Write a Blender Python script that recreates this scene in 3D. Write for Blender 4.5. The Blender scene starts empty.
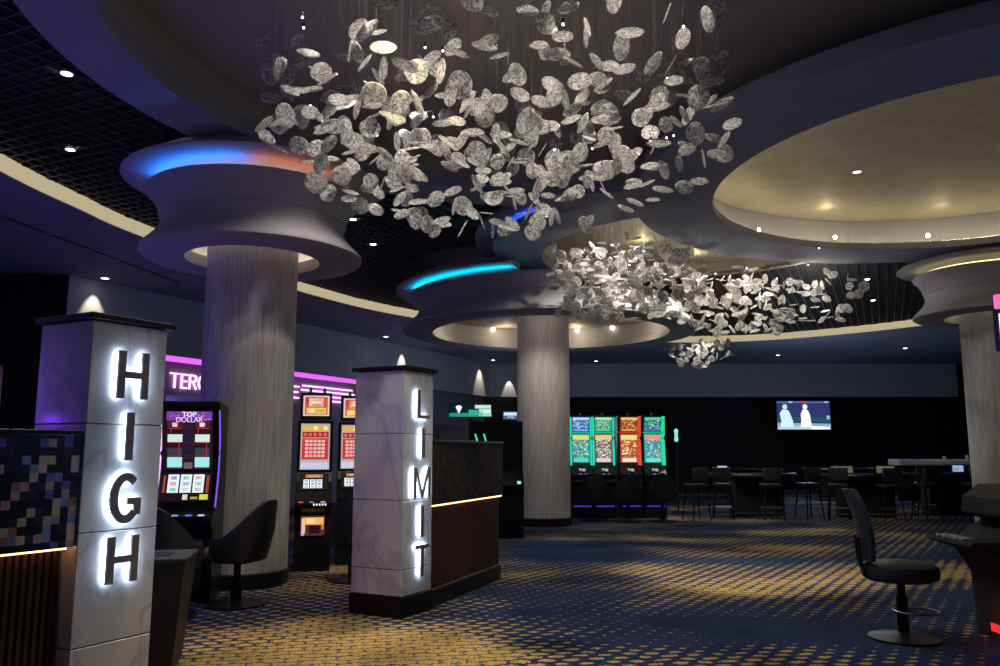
import bpy, bmesh, math, random
from mathutils import Vector, Matrix
from mathutils.geometry import delaunay_2d_cdt
PI = math.pi
SC = bpy.context.scene
COL = SC.collection
random.seed(7)

# ------------------------------------------------------------------ camera
CAMZ = 1.5
cam = bpy.data.cameras.new('camera')
cam.sensor_width = 36.0
cam.lens = 36.0 * 820 / 1000
cam.clip_end = 200
camo = bpy.data.objects.new('camera', cam)
COL.objects.link(camo)
camo.location = (0, 0, CAMZ)
camo.rotation_euler = (PI / 2 + math.atan(117 / 820), 0, 0)
SC.camera = camo

# ------------------------------------------------------------------ world, exposure
w = bpy.data.worlds.new('world'); SC.world = w; w.use_nodes = True
w.node_tree.nodes['Background'].inputs[0].default_value = (0.30, 0.36, 0.80, 1)
w.node_tree.nodes['Background'].inputs[1].default_value = 0.060
SC.view_settings.view_transform = 'Standard'
SC.view_settings.look = 'None'
SC.view_settings.exposure = 0.0
SC.view_settings.gamma = 1.0
SC.view_settings.use_curve_mapping = False
SC.cycles.use_denoising = True
SC.cycles.max_bounces = 6
SC.cycles.diffuse_bounces = 3
SC.cycles.sample_clamp_indirect = 3.0
SC.cycles.caustics_reflective = False
SC.cycles.caustics_refractive = False

# ------------------------------------------------------------------ lamps and fill lights of the room
def spot(loc, target, power, color, angle=60, blend=0.6, radius=0.06):
    l = bpy.data.lights.new('spot_lamp', 'SPOT'); l.energy = power; l.color = color
    l.spot_size = math.radians(angle); l.spot_blend = blend; l.shadow_soft_size = radius
    o = bpy.data.objects.new('spot_lamp', l); COL.objects.link(o); o.location = loc
    o.rotation_euler = (Vector(target) - Vector(loc)).to_track_quat('-Z', 'Y').to_euler()
    return o
def point(loc, power, color, radius=0.05):
    l = bpy.data.lights.new('point_lamp', 'POINT'); l.energy = power; l.color = color; l.shadow_soft_size = radius
    o = bpy.data.objects.new('point_lamp', l); COL.objects.link(o); o.location = loc
    return o
WARM = (1.0, 0.80, 0.50); CREAM = (1.0, 0.91, 0.76); COOL = (0.60, 0.72, 1.0); VIO = (0.32, 0.18, 1.0)
# chandelier downlights onto the carpet
spot((-0.6, 5.4, 5.2), (-0.9, 5.9, 0), 440, (1, .80, .48), 46, .8)
spot((-2.6, 6.6, 4.95), (-1.9, 6.3, 0), 120, (1, .72, .34), 42, .8)
spot((1.5, 8.6, 5.3), (3.0, 10.4, 0), 1250, (1, .86, .62), 36, .7)
spot((2.2, 11.8, 5.2), (2.6, 12.0, 0), 60, (.95, .86, .70), 40, .8)
spot((5.4, 9.6, 5.2), (5.2, 9.4, 0), 45, (1, .72, .38), 50, .8)
spot((1.0, 9.0, 5.2), (0.8, 8.8, 0), 60, (.7, .8, 1), 52, .8)
spot((4.2, 17.6, 4.8), (3.6, 17.6, 0), 150, (1, .8, .5), 34, .8)
spot((0.4, 12.5, 4.8), (0.6, 12.5, 0), 110, (.55, .68, 1), 60, .9)
# added fill points: violet for unseen slot machines at left, blue over the rest
point((-4.6, 5.4, 2.0), 42, VIO, .5)
point((-3.02, 4.78, 1.68), .9, (.22, .04, 1.0), .04)
point((-5.6, 8.8, 2.2), 34, (.26, .20, 1.0), .5)
point((-5.5, 13.5, 1.6), 26, (.34, .30, 1.0), .6)
point((1.5, 2.0, 1.6), 12, (.55, .60, 1.0), .6)
point((7.0, 6.0, 1.8), 44, (.20, .32, .85), .6)
point((9.0, 24.0, 2.2), 120, (.46, .60, .78), .8)
point((0.5, 24.0, 2.2), 110, (.46, .58, .85), .8)
point((12.5, 27.0, 1.8), 22, (.45, .50, .8), .8)

# ------------------------------------------------------------------ materials
MATS = {}
def newmat(name):
    m = bpy.data.materials.new(name); m.use_nodes = True
    nt = m.node_tree
    return m, nt, nt.nodes['Principled BSDF']
def N(nt, kind, **kw):
    n = nt.nodes.new(kind)
    for k, v in kw.items(): setattr(n, k, v)
    return n
def basic(name, col, rough=.5, metal=0.0, noise=.12, scale=8.0, bump=0.0, spec=.5, stretch=(1, 1, 1)):
    if name in MATS: return MATS[name]
    m, nt, b = newmat(name)
    tc = N(nt, 'ShaderNodeTexCoord'); mp = N(nt, 'ShaderNodeMapping'); mp.inputs['Scale'].default_value = stretch
    nt.links.new(tc.outputs['Object'], mp.inputs[0])
    nz = N(nt, 'ShaderNodeTexNoise'); nz.inputs['Scale'].default_value = scale; nz.inputs['Detail'].default_value = 3
    nt.links.new(mp.outputs[0], nz.inputs['Vector'])
    cr = N(nt, 'ShaderNodeValToRGB')
    cr.color_ramp.elements[0].position = .3; cr.color_ramp.elements[1].position = .7
    cr.color_ramp.elements[0].color = tuple(c * (1 - noise) for c in col) + (1,)
    cr.color_ramp.elements[1].color = tuple(min(1, c * (1 + noise)) for c in col) + (1,)
    nt.links.new(nz.outputs[0], cr.inputs[0]); nt.links.new(cr.outputs[0], b.inputs['Base Color'])
    b.inputs['Roughness'].default_value = rough; b.inputs['Metallic'].default_value = metal
    b.inputs['Specular IOR Level'].default_value = spec
    if bump:
        bp = N(nt, 'ShaderNodeBump'); bp.inputs['Strength'].default_value = bump; bp.inputs['Distance'].default_value = .02
        nt.links.new(nz.outputs[0], bp.inputs['Height']); nt.links.new(bp.outputs[0], b.inputs['Normal'])
    MATS[name] = m
    return m
def glow(col, s=1.0):
    key = 'glow_%.2f_%.2f_%.2f_%.2f' % (*col, s)
    if key in MATS: return MATS[key]
    m = bpy.data.materials.new(key); m.use_nodes = True; nt = m.node_tree
    nt.nodes.remove(nt.nodes['Principled BSDF'])
    e = N(nt, 'ShaderNodeEmission'); e.inputs[0].default_value = (*col, 1); e.inputs[1].default_value = s
    nt.links.new(e.outputs[0], nt.nodes['Material Output'].inputs[0])
    MATS[key] = m
    return m
bowl_paint = basic('capital_paint', (.34, .33, .38), .7, noise=.03, scale=2)
paint = basic('soffit_paint', (.235, .25, .35), .75, noise=.03, scale=2)
paint_dark = basic('bulkhead_paint', (.42, .42, .46), .8, noise=.04, scale=2)
dome_paint = basic('dome_paint', (.32, .29, .28), .7, noise=.04, scale=2)
gold_paint = basic('champagne_leaf', (.42, .39, .30), .6, metal=.2, noise=.10, scale=3)
black = basic('black_paint', (.012, .012, .014), .6, noise=.2)
black_gloss = basic('black_gloss', (.008, .008, .011), .35, noise=.2, spec=.25)
black_wall = basic('black_wall', (.010, .010, .013), .8, noise=.3, scale=1.5)
grid_met = basic('grid_metal', (.07, .07, .075), .45, metal=.3)
steel = basic('brushed_steel', (.45, .46, .50), .3, metal=1.0)
dark_metal = basic('letter_metal', (.26, .25, .25), .45, metal=.4)
vinyl = basic('dark_vinyl', (.016, .018, .025), .42, bump=.1, scale=60)
tan = basic('tan_vinyl', (.30, .19, .08), .45)
navy_vinyl = basic('navy_vinyl', (.022, .03, .055), .4)
taupe = None
def striated():
    m, nt, b = newmat('column_wallcovering')
    tc = N(nt, 'ShaderNodeTexCoord'); mp = N(nt, 'ShaderNodeMapping'); mp.inputs['Scale'].default_value = (30, 30, 1.2)
    nt.links.new(tc.outputs['Object'], mp.inputs[0])
    a = N(nt, 'ShaderNodeTexNoise'); a.inputs['Scale'].default_value = 1.6; a.inputs['Detail'].default_value = 6
    nt.links.new(mp.outputs[0], a.inputs['Vector'])
    cr = N(nt, 'ShaderNodeValToRGB'); cr.color_ramp.elements[0].position = .32; cr.color_ramp.elements[1].position = .68
    cr.color_ramp.elements[0].color = (.28, .26, .26, 1); cr.color_ramp.elements[1].color = (.46, .44, .43, 1)
    nt.links.new(a.outputs[0], cr.inputs[0]); nt.links.new(cr.outputs[0], b.inputs['Base Color'])
    bp = N(nt, 'ShaderNodeBump'); bp.inputs['Strength'].default_value = .4; bp.inputs['Distance'].default_value = .01
    nt.links.new(a.outputs[0], bp.inputs['Height']); nt.links.new(bp.outputs[0], b.inputs['Normal'])
    b.inputs['Roughness'].default_value = .55
    return m
taupe = striated()
def marble_mat():
    m, nt, b = newmat('white_marble')
    tc = N(nt, 'ShaderNodeTexCoord'); mp = N(nt, 'ShaderNodeMapping'); mp.inputs['Rotation'].default_value = (.5, .6, .3)
    mp.inputs['Scale'].default_value = (1.5, 1.5, .8)
    nt.links.new(tc.outputs['Object'], mp.inputs[0])
    a = N(nt, 'ShaderNodeTexNoise'); a.inputs['Scale'].default_value = 1.3; a.inputs['Detail'].default_value = 5; a.inputs['Distortion'].default_value = .8
    nt.links.new(mp.outputs[0], a.inputs['Vector'])
    cr = N(nt, 'ShaderNodeValToRGB'); e = cr.color_ramp.elements
    e[0].position = .46; e[0].color = (.64, .64, .66, 1); e[1].position = .54; e[1].color = (.64, .64, .66, 1)
    x = cr.color_ramp.elements.new(.50); x.color = (.47, .48, .52, 1)
    y = cr.color_ramp.elements.new(.485); y.color = (.58, .58, .60, 1)
    nt.links.new(a.outputs[0], cr.inputs[0]); nt.links.new(cr.outputs[0], b.inputs['Base Color'])
    b.inputs['Roughness'].default_value = .25
    return m
marble = marble_mat()
def carpet_mat():
    m, nt, b = newmat('dashed_carpet')
    L = nt.links.new
    tc = N(nt, 'ShaderNodeTexCoord')
    mp = N(nt, 'ShaderNodeMapping'); mp.inputs['Rotation'].default_value = (0, 0, math.radians(-9))
    L(tc.outputs['Object'], mp.inputs[0])
    wn = N(nt, 'ShaderNodeTexNoise'); wn.inputs['Scale'].default_value = 5.0; wn.inputs['Detail'].default_value = 2
    L(mp.outputs[0], wn.inputs['Vector'])
    def M(op, a, c=None, d=None):
        n = N(nt, 'ShaderNodeMath', operation=op)
        for i, v in enumerate((a, c, d)):
            if v is None: continue
            if isinstance(v, (int, float)): n.inputs[i].default_value = v
            else: L(v, n.inputs[i])
        return n.outputs[0]
    sx = N(nt, 'ShaderNodeSeparateXYZ'); L(mp.outputs[0], sx.inputs[0])
    wob = M('MULTIPLY', M('SUBTRACT', wn.outputs[0], .5), .09)
    u = M('DIVIDE', M('ADD', sx.outputs[0], wob), .185); v = M('DIVIDE', M('ADD', sx.outputs[1], wob), .105)
    row = M('FLOOR', v); odd = M('MULTIPLY', M('MODULO', row, 2.0), .5)
    uu = M('ADD', u, odd)
    du = M('SUBTRACT', M('FRACT', uu), .5); dv = M('SUBTRACT', M('FRACT', v), .5)
    dist = M('SQRT', M('ADD', M('MULTIPLY', du, du), M('MULTIPLY', dv, dv)))
    # size of the dashes drifts in long soft bands
    mp2 = N(nt, 'ShaderNodeMapping'); mp2.inputs['Scale'].default_value = (.22, .42, 1); mp2.inputs['Rotation'].default_value = (0, 0, .35)
    L(tc.outputs['Object'], mp2.inputs[0])
    big = N(nt, 'ShaderNodeTexNoise'); big.inputs['Scale'].default_value = 1.5; big.inputs['Detail'].default_value = 2; L(mp2.outputs[0], big.inputs['Vector'])
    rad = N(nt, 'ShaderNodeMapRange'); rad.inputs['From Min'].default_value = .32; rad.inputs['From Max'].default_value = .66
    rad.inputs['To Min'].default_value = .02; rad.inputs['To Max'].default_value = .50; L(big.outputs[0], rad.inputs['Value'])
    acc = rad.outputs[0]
    for (cx, cy, rr_, k_) in ((-1.3, 6.6, 2.4, .34), (3.2, 10.2, 2.6, .24), (-2.0, 10.4, 2.0, .30), (.9, 12.0, 1.9, -.40), (3.0, 7.3, 2.2, -.30), (3.6, 16.6, 3.0, -.2)):  # pattern bands that also paint in lit and dim floor
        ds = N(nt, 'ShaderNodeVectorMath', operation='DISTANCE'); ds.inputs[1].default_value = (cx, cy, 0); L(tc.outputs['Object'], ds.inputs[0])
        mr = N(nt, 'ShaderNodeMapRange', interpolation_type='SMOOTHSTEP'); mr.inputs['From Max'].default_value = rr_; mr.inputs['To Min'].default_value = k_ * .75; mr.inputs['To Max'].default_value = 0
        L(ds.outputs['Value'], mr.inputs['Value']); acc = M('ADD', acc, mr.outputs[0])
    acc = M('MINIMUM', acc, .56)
    fine = N(nt, 'ShaderNodeTexNoise'); fine.inputs['Scale'].default_value = 45; fine.inputs['Detail'].default_value = 2; L(tc.outputs['Object'], fine.inputs['Vector'])
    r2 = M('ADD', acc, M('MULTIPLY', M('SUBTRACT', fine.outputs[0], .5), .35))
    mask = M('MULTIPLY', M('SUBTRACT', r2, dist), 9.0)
    mc = N(nt, 'ShaderNodeClamp'); L(mask, mc.inputs[0])
    gold = N(nt, 'ShaderNodeValToRGB'); gold.color_ramp.elements[0].color = (.24, .14, .03, 1); gold.color_ramp.elements[1].color = (.60, .44, .17, 1)
    gold.color_ramp.elements[0].position = .35; gold.color_ramp.elements[1].position = .65
    L(fine.outputs[0], gold.inputs[0])
    mx = N(nt, 'ShaderNodeMix', data_type='RGBA'); L(mc.outputs[0], mx.inputs[0])
    mx.inputs[6].default_value = (.011, .024, .072, 1); L(gold.outputs[0], mx.inputs[7])
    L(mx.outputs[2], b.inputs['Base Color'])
    b.inputs['Roughness'].default_value = .95; b.inputs['Specular IOR Level'].default_value = .15
    bp = N(nt, 'ShaderNodeBump'); bp.inputs['Strength'].default_value = .5; bp.inputs['Distance'].default_value = .01
    L(fine.outputs[0], bp.inputs['Height']); L(bp.outputs[0], b.inputs['Normal'])
    return m
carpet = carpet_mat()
def glass_mat():
    m, nt, b = newmat('crackled_glass'); L = nt.links.new
    tc = N(nt, 'ShaderNodeTexCoord')
    v = N(nt, 'ShaderNodeTexNoise'); v.inputs['Scale'].default_value = 30; v.inputs['Detail'].default_value = 3; v.inputs['Distortion'].default_value = 1.5
    L(tc.outputs['Object'], v.inputs['Vector'])
    cr = N(nt, 'ShaderNodeValToRGB'); cr.color_ramp.elements[0].position = .40; cr.color_ramp.elements[1].position = .60
    cr.color_ramp.elements[0].color = (.27, .27, .28, 1); cr.color_ramp.elements[1].color = (1, .99, .97, 1)
    L(v.outputs[0], cr.inputs[0])
    L(cr.outputs[0], b.inputs['Base Color']); b.inputs['Roughness'].default_value = .16
    b.inputs['Specular IOR Level'].default_value = .8
    bp = N(nt, 'ShaderNodeBump'); bp.inputs['Strength'].default_value = .9; bp.inputs['Distance'].default_value = .012
    L(v.outputs[0], bp.inputs['Height']); L(bp.outputs[0], b.inputs['Normal'])
    t = N(nt, 'ShaderNodeBsdfTranslucent'); L(cr.outputs[0], t.inputs[0]); L(bp.outputs[0], t.inputs['Normal'])
    g = N(nt, 'ShaderNodeBsdfTransparent')
    ms = N(nt, 'ShaderNodeMixShader'); ms.inputs[0].default_value = .62
    L(b.outputs[0], ms.inputs[1]); L(t.outputs[0], ms.inputs[2])
    m2 = N(nt, 'ShaderNodeMixShader'); m2.inputs[0].default_value = .16
    L(ms.outputs[0], m2.inputs[1]); L(g.outputs[0], m2.inputs[2])
    L(m2.outputs[0], nt.nodes['Material Output'].inputs[0])
    return m
glass = glass_mat()
def mosaic_mat():
    m, nt, b = newmat('mosaic_tiles'); L = nt.links.new
    tc = N(nt, 'ShaderNodeTexCoord')
    def cells(s):
        sn = N(nt, 'ShaderNodeVectorMath', operation='SNAP'); sn.inputs[1].default_value = (s, s, s)
        ad = N(nt, 'ShaderNodeVectorMath', operation='ADD'); ad.inputs[1].default_value = (.003, .5, .003)
        L(tc.outputs['Object'], ad.inputs[0]); L(ad.outputs[0], sn.inputs[0])
        wn = N(nt, 'ShaderNodeTexWhiteNoise', noise_dimensions='3D'); L(sn.outputs[0], wn.inputs['Vector'])
        return wn
    a = cells(.046); c = cells(.092)
    sm = N(nt, 'ShaderNodeMath', operation='MULTIPLY_ADD'); sm.inputs[1].default_value = .65; L(a.outputs['Value'], sm.inputs[0])
    s3 = N(nt, 'ShaderNodeMath', operation='MULTIPLY'); s3.inputs[1].default_value = .35; L(c.outputs['Value'], s3.inputs[0]); L(s3.outputs[0], sm.inputs[2])
    cr = N(nt, 'ShaderNodeValToRGB'); cr.color_ramp.interpolation = 'CONSTANT'
    cols = [(0, (.012, .012, .018)), (.56, (.03, .03, .06)), (.66, (.16, .13, .42)), (.70, (.30, .20, .12)), (.76, (.55, .35, .30)), (.82, (.22, .30, .48)), (.88, (.60, .52, .26)), (.94, (.75, .55, .40))]
    e = cr.color_ramp.elements
    e[0].color = (*cols[0][1], 1); e[1].position = cols[1][0]; e[1].color = (*cols[1][1], 1)
    for p, k in cols[2:]:
        x = e.new(p); x.color = (*k, 1)
    L(sm.outputs[0], cr.inputs[0]); L(cr.outputs[0], b.inputs['Base Color'])
    b.inputs['Roughness'].default_value = .3; b.inputs['Metallic'].default_value = .3
    return m
mosaic = mosaic_mat()
def panel_mat():
    m, nt, b = newmat('etched_dark_panel'); L = nt.links.new
    tc = N(nt, 'ShaderNodeTexCoord'); mp = N(nt, 'ShaderNodeMapping'); mp.inputs['Scale'].default_value = (30, 30, 10)
    L(tc.outputs['Object'], mp.inputs[0])
    v = N(nt, 'ShaderNodeTexNoise'); v.inputs['Scale'].default_value = 1.5; v.inputs['Detail'].default_value = 4; L(mp.outputs[0], v.inputs['Vector'])
    cr = N(nt, 'ShaderNodeValToRGB'); cr.color_ramp.elements[0].position = .5; cr.color_ramp.elements[1].position = .75
    cr.color_ramp.elements[0].color = (.012, .010, .010, 1); cr.color_ramp.elements[1].color = (.10, .07, .045, 1)
    L(v.outputs[0], cr.inputs[0]); L(cr.outputs[0], b.inputs['Base Color']); b.inputs['Roughness'].default_value = .7; b.inputs['Specular IOR Level'].default_value = .2
    return m
etched = panel_mat()
bronze = basic('bronze_slats', (.075, .040, .022), .38, metal=.4)

# ------------------------------------------------------------------ mesh helpers
def obj(name, bm, m, parent=None, smooth=False, mats=None):
    me = bpy.data.meshes.new(name)
    bmesh.ops.recalc_face_normals(bm, faces=bm.faces) if not mats else None
    bm.to_mesh(me); bm.free()
    for x in (mats or [m]): me.materials.append(x)
    if smooth:
        for p in me.polygons: p.use_smooth = True
        me.set_sharp_from_angle(angle=math.radians(38))
    o = bpy.data.objects.new(name, me); COL.objects.link(o)
    if parent: o.parent = parent
    return o
def tag(o, label=None, cat=None, group=None, kind=None):
    if label: o['label'] = label
    if cat: o['category'] = cat
    if group: o['group'] = group
    if kind: o['kind'] = kind
    return o
def thing(name, label, cat, loc=(0, 0, 0), rz=0, group=None):
    o = bpy.data.objects.new(name, None); COL.objects.link(o)
    o.location = loc; o.rotation_euler = (0, 0, rz); o.empty_display_size = .2
    return tag(o, label, cat, group)
def BM(): return bmesh.new()
def box(bm, x0, x1, y0, y1, z0, z1, mi=0):
    vs = [bm.verts.new(p) for p in ((x0, y0, z0), (x1, y0, z0), (x1, y1, z0), (x0, y1, z0), (x0, y0, z1), (x1, y0, z1), (x1, y1, z1), (x0, y1, z1))]
    for f in ((0, 3, 2, 1), (4, 5, 6, 7), (0, 1, 5, 4), (1, 2, 6, 5), (2, 3, 7, 6), (3, 0, 4, 7)):
        fc = bm.faces.new([vs[i] for i in f]); fc.material_index = mi
    return vs
def bevelled(bm, w=.008, seg=2):
    bmesh.ops.bevel(bm, geom=bm.edges[:], offset=w, segments=seg, affect='EDGES', profile=.6)
    return bm
def lathe(bm, prof, seg=48, c=(0, 0), a0=0, a1=2 * PI, close=False):
    full = abs(a1 - a0 - 2 * PI) < 1e-6
    n = seg if full else seg + 1
    rings = []
    for r, z in prof:
        rings.append([bm.verts.new((c[0] + r * math.cos(a0 + (a1 - a0) * i / seg), c[1] + r * math.sin(a0 + (a1 - a0) * i / seg), z)) for i in range(n)])
    pr = list(zip(rings, rings[1:])) + ([(rings[-1], rings[0])] if close else [])
    for A, B in pr:
        for i in range(seg):
            j = (i + 1) % n
            bm.faces.new((A[i], A[j], B[j], B[i]))
    if not full and close:
        bm.faces.new([r[0] for r in rings]); bm.faces.new([r[-1] for r in rings][::-1])
    return rings
def cap(bm, ring, flip=False):
    bm.faces.new(ring[::-1] if flip else ring)
def cyl(bm, r, z0, z1, seg=24, c=(0, 0), r2=None):
    R = lathe(bm, [(r, z0), (r if r2 is None else r2, z1)], seg, c)
    cap(bm, R[0], True); cap(bm, R[1])
def tube(bm, pts, r, seg=8, closed=False):
    pts = [Vector(p) for p in pts]; rings = []
    n = len(pts)
    for i, p in enumerate(pts):
        if closed: t = pts[(i + 1) % n] - pts[i - 1]
        else: t = pts[min(i + 1, n - 1)] - pts[max(i - 1, 0)]
        q = t.to_track_quat('Z', 'Y')
        rr = r[i] if isinstance(r, (list, tuple)) else r
        rings.append([bm.verts.new(p + q @ Vector((rr * math.cos(2 * PI * k / seg), rr * math.sin(2 * PI * k / seg), 0))) for k in range(seg)])
    for i in range(n if closed else n - 1):
        A, B = rings[i], rings[(i + 1) % n]
        for k in range(seg): bm.faces.new((A[k], A[(k + 1) % seg], B[(k + 1) % seg], B[k]))
    if not closed: cap(bm, rings[0], True); cap(bm, rings[-1])
def prism(bm, poly, h0, h1, f, mi=0):
    """extrude a 2D outline; f(u, v, h) gives the 3D point"""
    A = [bm.verts.new(f(u, v, h0)) for u, v in poly]; B = [bm.verts.new(f(u, v, h1)) for u, v in poly]
    n = len(poly)
    bm.faces.new(A[::-1]).material_index = mi; bm.faces.new(B).material_index = mi
    for i in range(n): bm.faces.new((A[i], A[(i + 1) % n], B[(i + 1) % n], B[i])).material_index = mi
def circle(c, r, n=120): return [(c[0] + r * math.cos(2 * PI * i / n), c[1] + r * math.sin(2 * PI * i / n)) for i in range(n)]
def inpoly(p, poly):
    x, y = p; r = False; n = len(poly)
    for i in range(n):
        (x0, y0), (x1, y1) = poly[i], poly[(i + 1) % n]
        if (y0 > y) != (y1 > y) and x < (x1 - x0) * (y - y0) / (y1 - y0) + x0: r = not r
    return r
def ind(p, c, r): return (p[0] - c[0]) ** 2 + (p[1] - c[1]) ** 2 < r * r
def plate(name, loops, keep, z0, z1, m, parent=None):
    vs, es = [], []
    for L in loops:
        s = len(vs); vs += [Vector(p) for p in L]; es += [(s + i, s + (i + 1) % len(L)) for i in range(len(L))]
    V, E, F = delaunay_2d_cdt(vs, es, [], 0, 1e-4)[:3]
    bm = BM()
    lo = [bm.verts.new((v.x, v.y, z0)) for v in V]; hi = [bm.verts.new((v.x, v.y, z1)) for v in V]
    cnt = {}
    for f in F:
        c = sum((V[i] for i in f), Vector((0, 0))) / len(f)
        if not keep((c.x, c.y)): continue
        a = (V[f[1]] - V[f[0]]).cross(V[f[2]] - V[f[0]])
        if a < 0: f = f[::-1]
        bm.faces.new([lo[i] for i in reversed(f)]); bm.faces.new([hi[i] for i in f])
        for i in range(len(f)):
            e = (f[i], f[(i + 1) % len(f)])
            if (e[1], e[0]) in cnt: del cnt[(e[1], e[0])]
            else: cnt[e] = 1
    for a, b in cnt: bm.faces.new((lo[a], lo[b], hi[b], hi[a]))
    for v in [v for v in bm.verts if not v.link_faces]: bm.verts.remove(v)
    return obj(name, bm, m, parent)
def struct(o): o['kind'] = 'structure'; return o

# ------------------------------------------------------------------ room shell
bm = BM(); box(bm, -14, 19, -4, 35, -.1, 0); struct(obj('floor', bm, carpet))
ZS, ZG = 4.85, 5.05
# perimeter edge of the open-cell ceiling
P = [(-3.4, -2.9), (-5.4, 2.5), (-6.05, 6.6), (-6.09, 9.6), (-5.95, 11.1), (-5.65, 12.9), (-4.28, 17.26), (-2.26, 20.76), (1.8, 24.4), (5.0, 25.6), (7.36, 25.48), (9.4, 24.4), (11.64, 21.95), (13.8, 17.5), (14.6, 11), (13.6, 4), (10, -2.9)]
def catmull(P, k=8):
    out = []
    for i in range(len(P) - 1):
        p0 = Vector(P[max(i - 1, 0)]); p1 = Vector(P[i]); p2 = Vector(P[i + 1]); p3 = Vector(P[min(i + 2, len(P) - 1)])
        for j in range(k):
            t = j / k
            out.append(tuple(.5 * ((2 * p1) + (p2 - p0) * t + (2 * p0 - 5 * p1 + 4 * p2 - p3) * t * t + (3 * p1 - p0 - 3 * p2 + p3) * t ** 3)))
    out.append(P[-1]); return out
RIM = catmull(P)
OUT = [(-13.5, -3.5), (18.5, -3.5), (18.5, 33.6), (-13.5, 33.6)]
struct(plate('ceiling', [RIM, OUT], lambda p: not inpoly(p, RIM), ZS, ZG + .02, paint))
bm = BM(); box(bm, -13.5, 18.5, -3.5, 34, 5.75, 5.85); struct(obj('ceiling', bm, black_wall))
# glowing cove band on the perimeter edge
bm = BM()
n = len(RIM)
def inset(i, d):
    a = Vector(RIM[max(i - 1, 0)]); b = Vector(RIM[min(i + 1, n - 1)]); t = (b - a).normalized(); nn = Vector((t.y, -t.x))
    return Vector(RIM[i]) + nn * d
rows = [[bm.verts.new((*inset(i, d), z)) for i in range(n)] for d, z in ((.012, ZS + .015), (.05, ZG + .01), (.004, ZG + .01), (.004, ZS + .015))]
for a in range(4):
    A, B = rows[a], rows[(a + 1) % 4]
    for i in range(n - 1): bm.faces.new((A[i], A[i + 1], B[i + 1], B[i]))
tag(obj('cove_light_band', bm, glow((1.0, .83, .52), .50)), 'long curved cream glowing band around the edge of the black grid ceiling', 'light band')

# the round soffits
C1, R1I, R1O = (.7, 6.6), 3.87, 4.45
C2, R2I, R2O = (6.3, 10.0), 3.50, 4.56
C3, R3I, R3O = (3.45, 13.9), 2.72, 0
C3b, R3O = (3.1, 13.45), 3.10
FR = [(-4.5, -2.9), (12, -2.9), (12, 6), (-4.5, 6)]
circ = [circle(C1, R1I), circle(C1, R1O), circle(C2, 3.96), circle(C2, R2O), circle(C3, R3I), circle(C3b, R3O)]
def plate_all(p):
    if ind(p, C2, 3.96): return False
    if ind(p, C2, R2O): return True
    if ind(p, C1, R1I) or ind(p, C3, R3I): return False
    return ind(p, C1, R1O) or ind(p, C3b, R3O)
struct(plate('ceiling', circ, plate_all, ZS, ZG, paint))
# upper walls and inner ceiling of the chandelier dome
struct(plate('ceiling', [circle(C1, R1I), circle(C1, R1O), circle(C2, 3.98), circle(C3b, R3O)],
             lambda p: ind(p, C1, R1O) and not ind(p, C1, R1I) and not ind(p, C2, 3.98), ZG, 5.36, dome_paint))
struct(plate('ceiling', [circle(C1, R1O), circle(C2, 3.98)], lambda p: ind(p, C1, R1O) and not ind(p, C2, 3.98), 5.34, 5.40, dome_paint))
# far chandelier recess
struct(plate('ceiling', [circle(C3, R3I), circle(C3, R3I + .12), circle(C2, 3.98), circle(C1, R1O)],
             lambda p: ind(p, C3, R3I + .12) and not ind(p, C3, R3I) and not ind(p, C2, 3.98) and not ind(p, C1, R1O), ZG, 5.32, gold_paint))
struct(plate('ceiling', [circle(C3, R3I + .12), circle(C2, 3.98), circle(C1, R1O)],
             lambda p: ind(p, C3, R3I + .12) and not ind(p, C2, 3.98) and not ind(p, C1, R1O), 5.30, 5.36, gold_paint))
# gold-lit oval dome at the right
bm = BM(); lathe(bm, [(3.50, 4.85), (3.50, 4.96), (3.54, 4.96), (3.54, 4.90), (3.90, 4.90), (3.93, 5.46), (3.99, 5.46), (3.99, 5.051), (3.961, 5.051), (3.961, 4.85)], 120, C2, close=True)
struct(obj('trim_1', bm, basic('lip_paint', (.36, .35, .40), .7, noise=.03), None, True))
bm = BM(); lathe(bm, [(3.503, 4.8498), (3.96, 4.8498), (3.96, 4.8492), (3.503, 4.8492)], 120, C2, close=True); struct(obj('ceiling', bm, paint, None, True))
bm = BM(); R = lathe(bm, [(3.97, 5.46), (3.4, 5.52), (2.4, 5.58), (.02, 5.60)], 120, C2); cap(bm, R[-1])
R = lathe(bm, [(3.97, 5.50), (.02, 5.66)], 120, C2); cap(bm, R[-1])
struct(obj('ceiling', bm, gold_paint, None, True))
# raised collar rings (medallions) around the first column, the second column and the far recess
def medallion(c, r0, r1, z0, z1, m=bowl_paint):
    bm = BM(); lathe(bm, [(r0, z0), (r1 - .02, z0 + .02), (r1, z0 + .03), (r1 - .02, z0 + .05), (r1 - .25, z0 + .07), (r1 - .28, z1), (r0, z1)], 96, c, close=True)
    return struct(obj('ceiling', bm, m, None, True))
B1, B2, B3 = (-2.97, 9.65), (1.05, 17.0), (8.75, 14.35)
medallion(B1, .3, 1.52, 4.65, 4.845)
bm = BM(); lathe(bm, [(2.5, 4.73), (3.20, 4.74), (3.22, 4.75), (3.20, 4.77), (2.9, 4.79), (2.9, 4.93), (2.5, 4.93)], 60, B2, math.radians(140), math.radians(254), close=True); struct(obj('ceiling', bm, bowl_paint, None, True))
medallion(B3, .3, 1.50, 4.72, 4.845)
bm = BM(); lathe(bm, [(3.08, 4.98), (3.52, 4.98), (3.52, 5.05), (3.08, 5.05)], 96, C3b, PI * .75, PI * 1.30, close=True)
struct(obj('ceiling', bm, paint, None, True))
bm = BM(); lathe(bm, [(3.09, 4.86), (3.22, 4.86), (3.22, 4.93), (3.20, 4.93), (3.20, 4.875), (3.09, 4.875)], 96, C3b, PI * .75, PI * 1.34, close=True)
struct(obj('ceiling', bm, paint, None, True))

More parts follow.
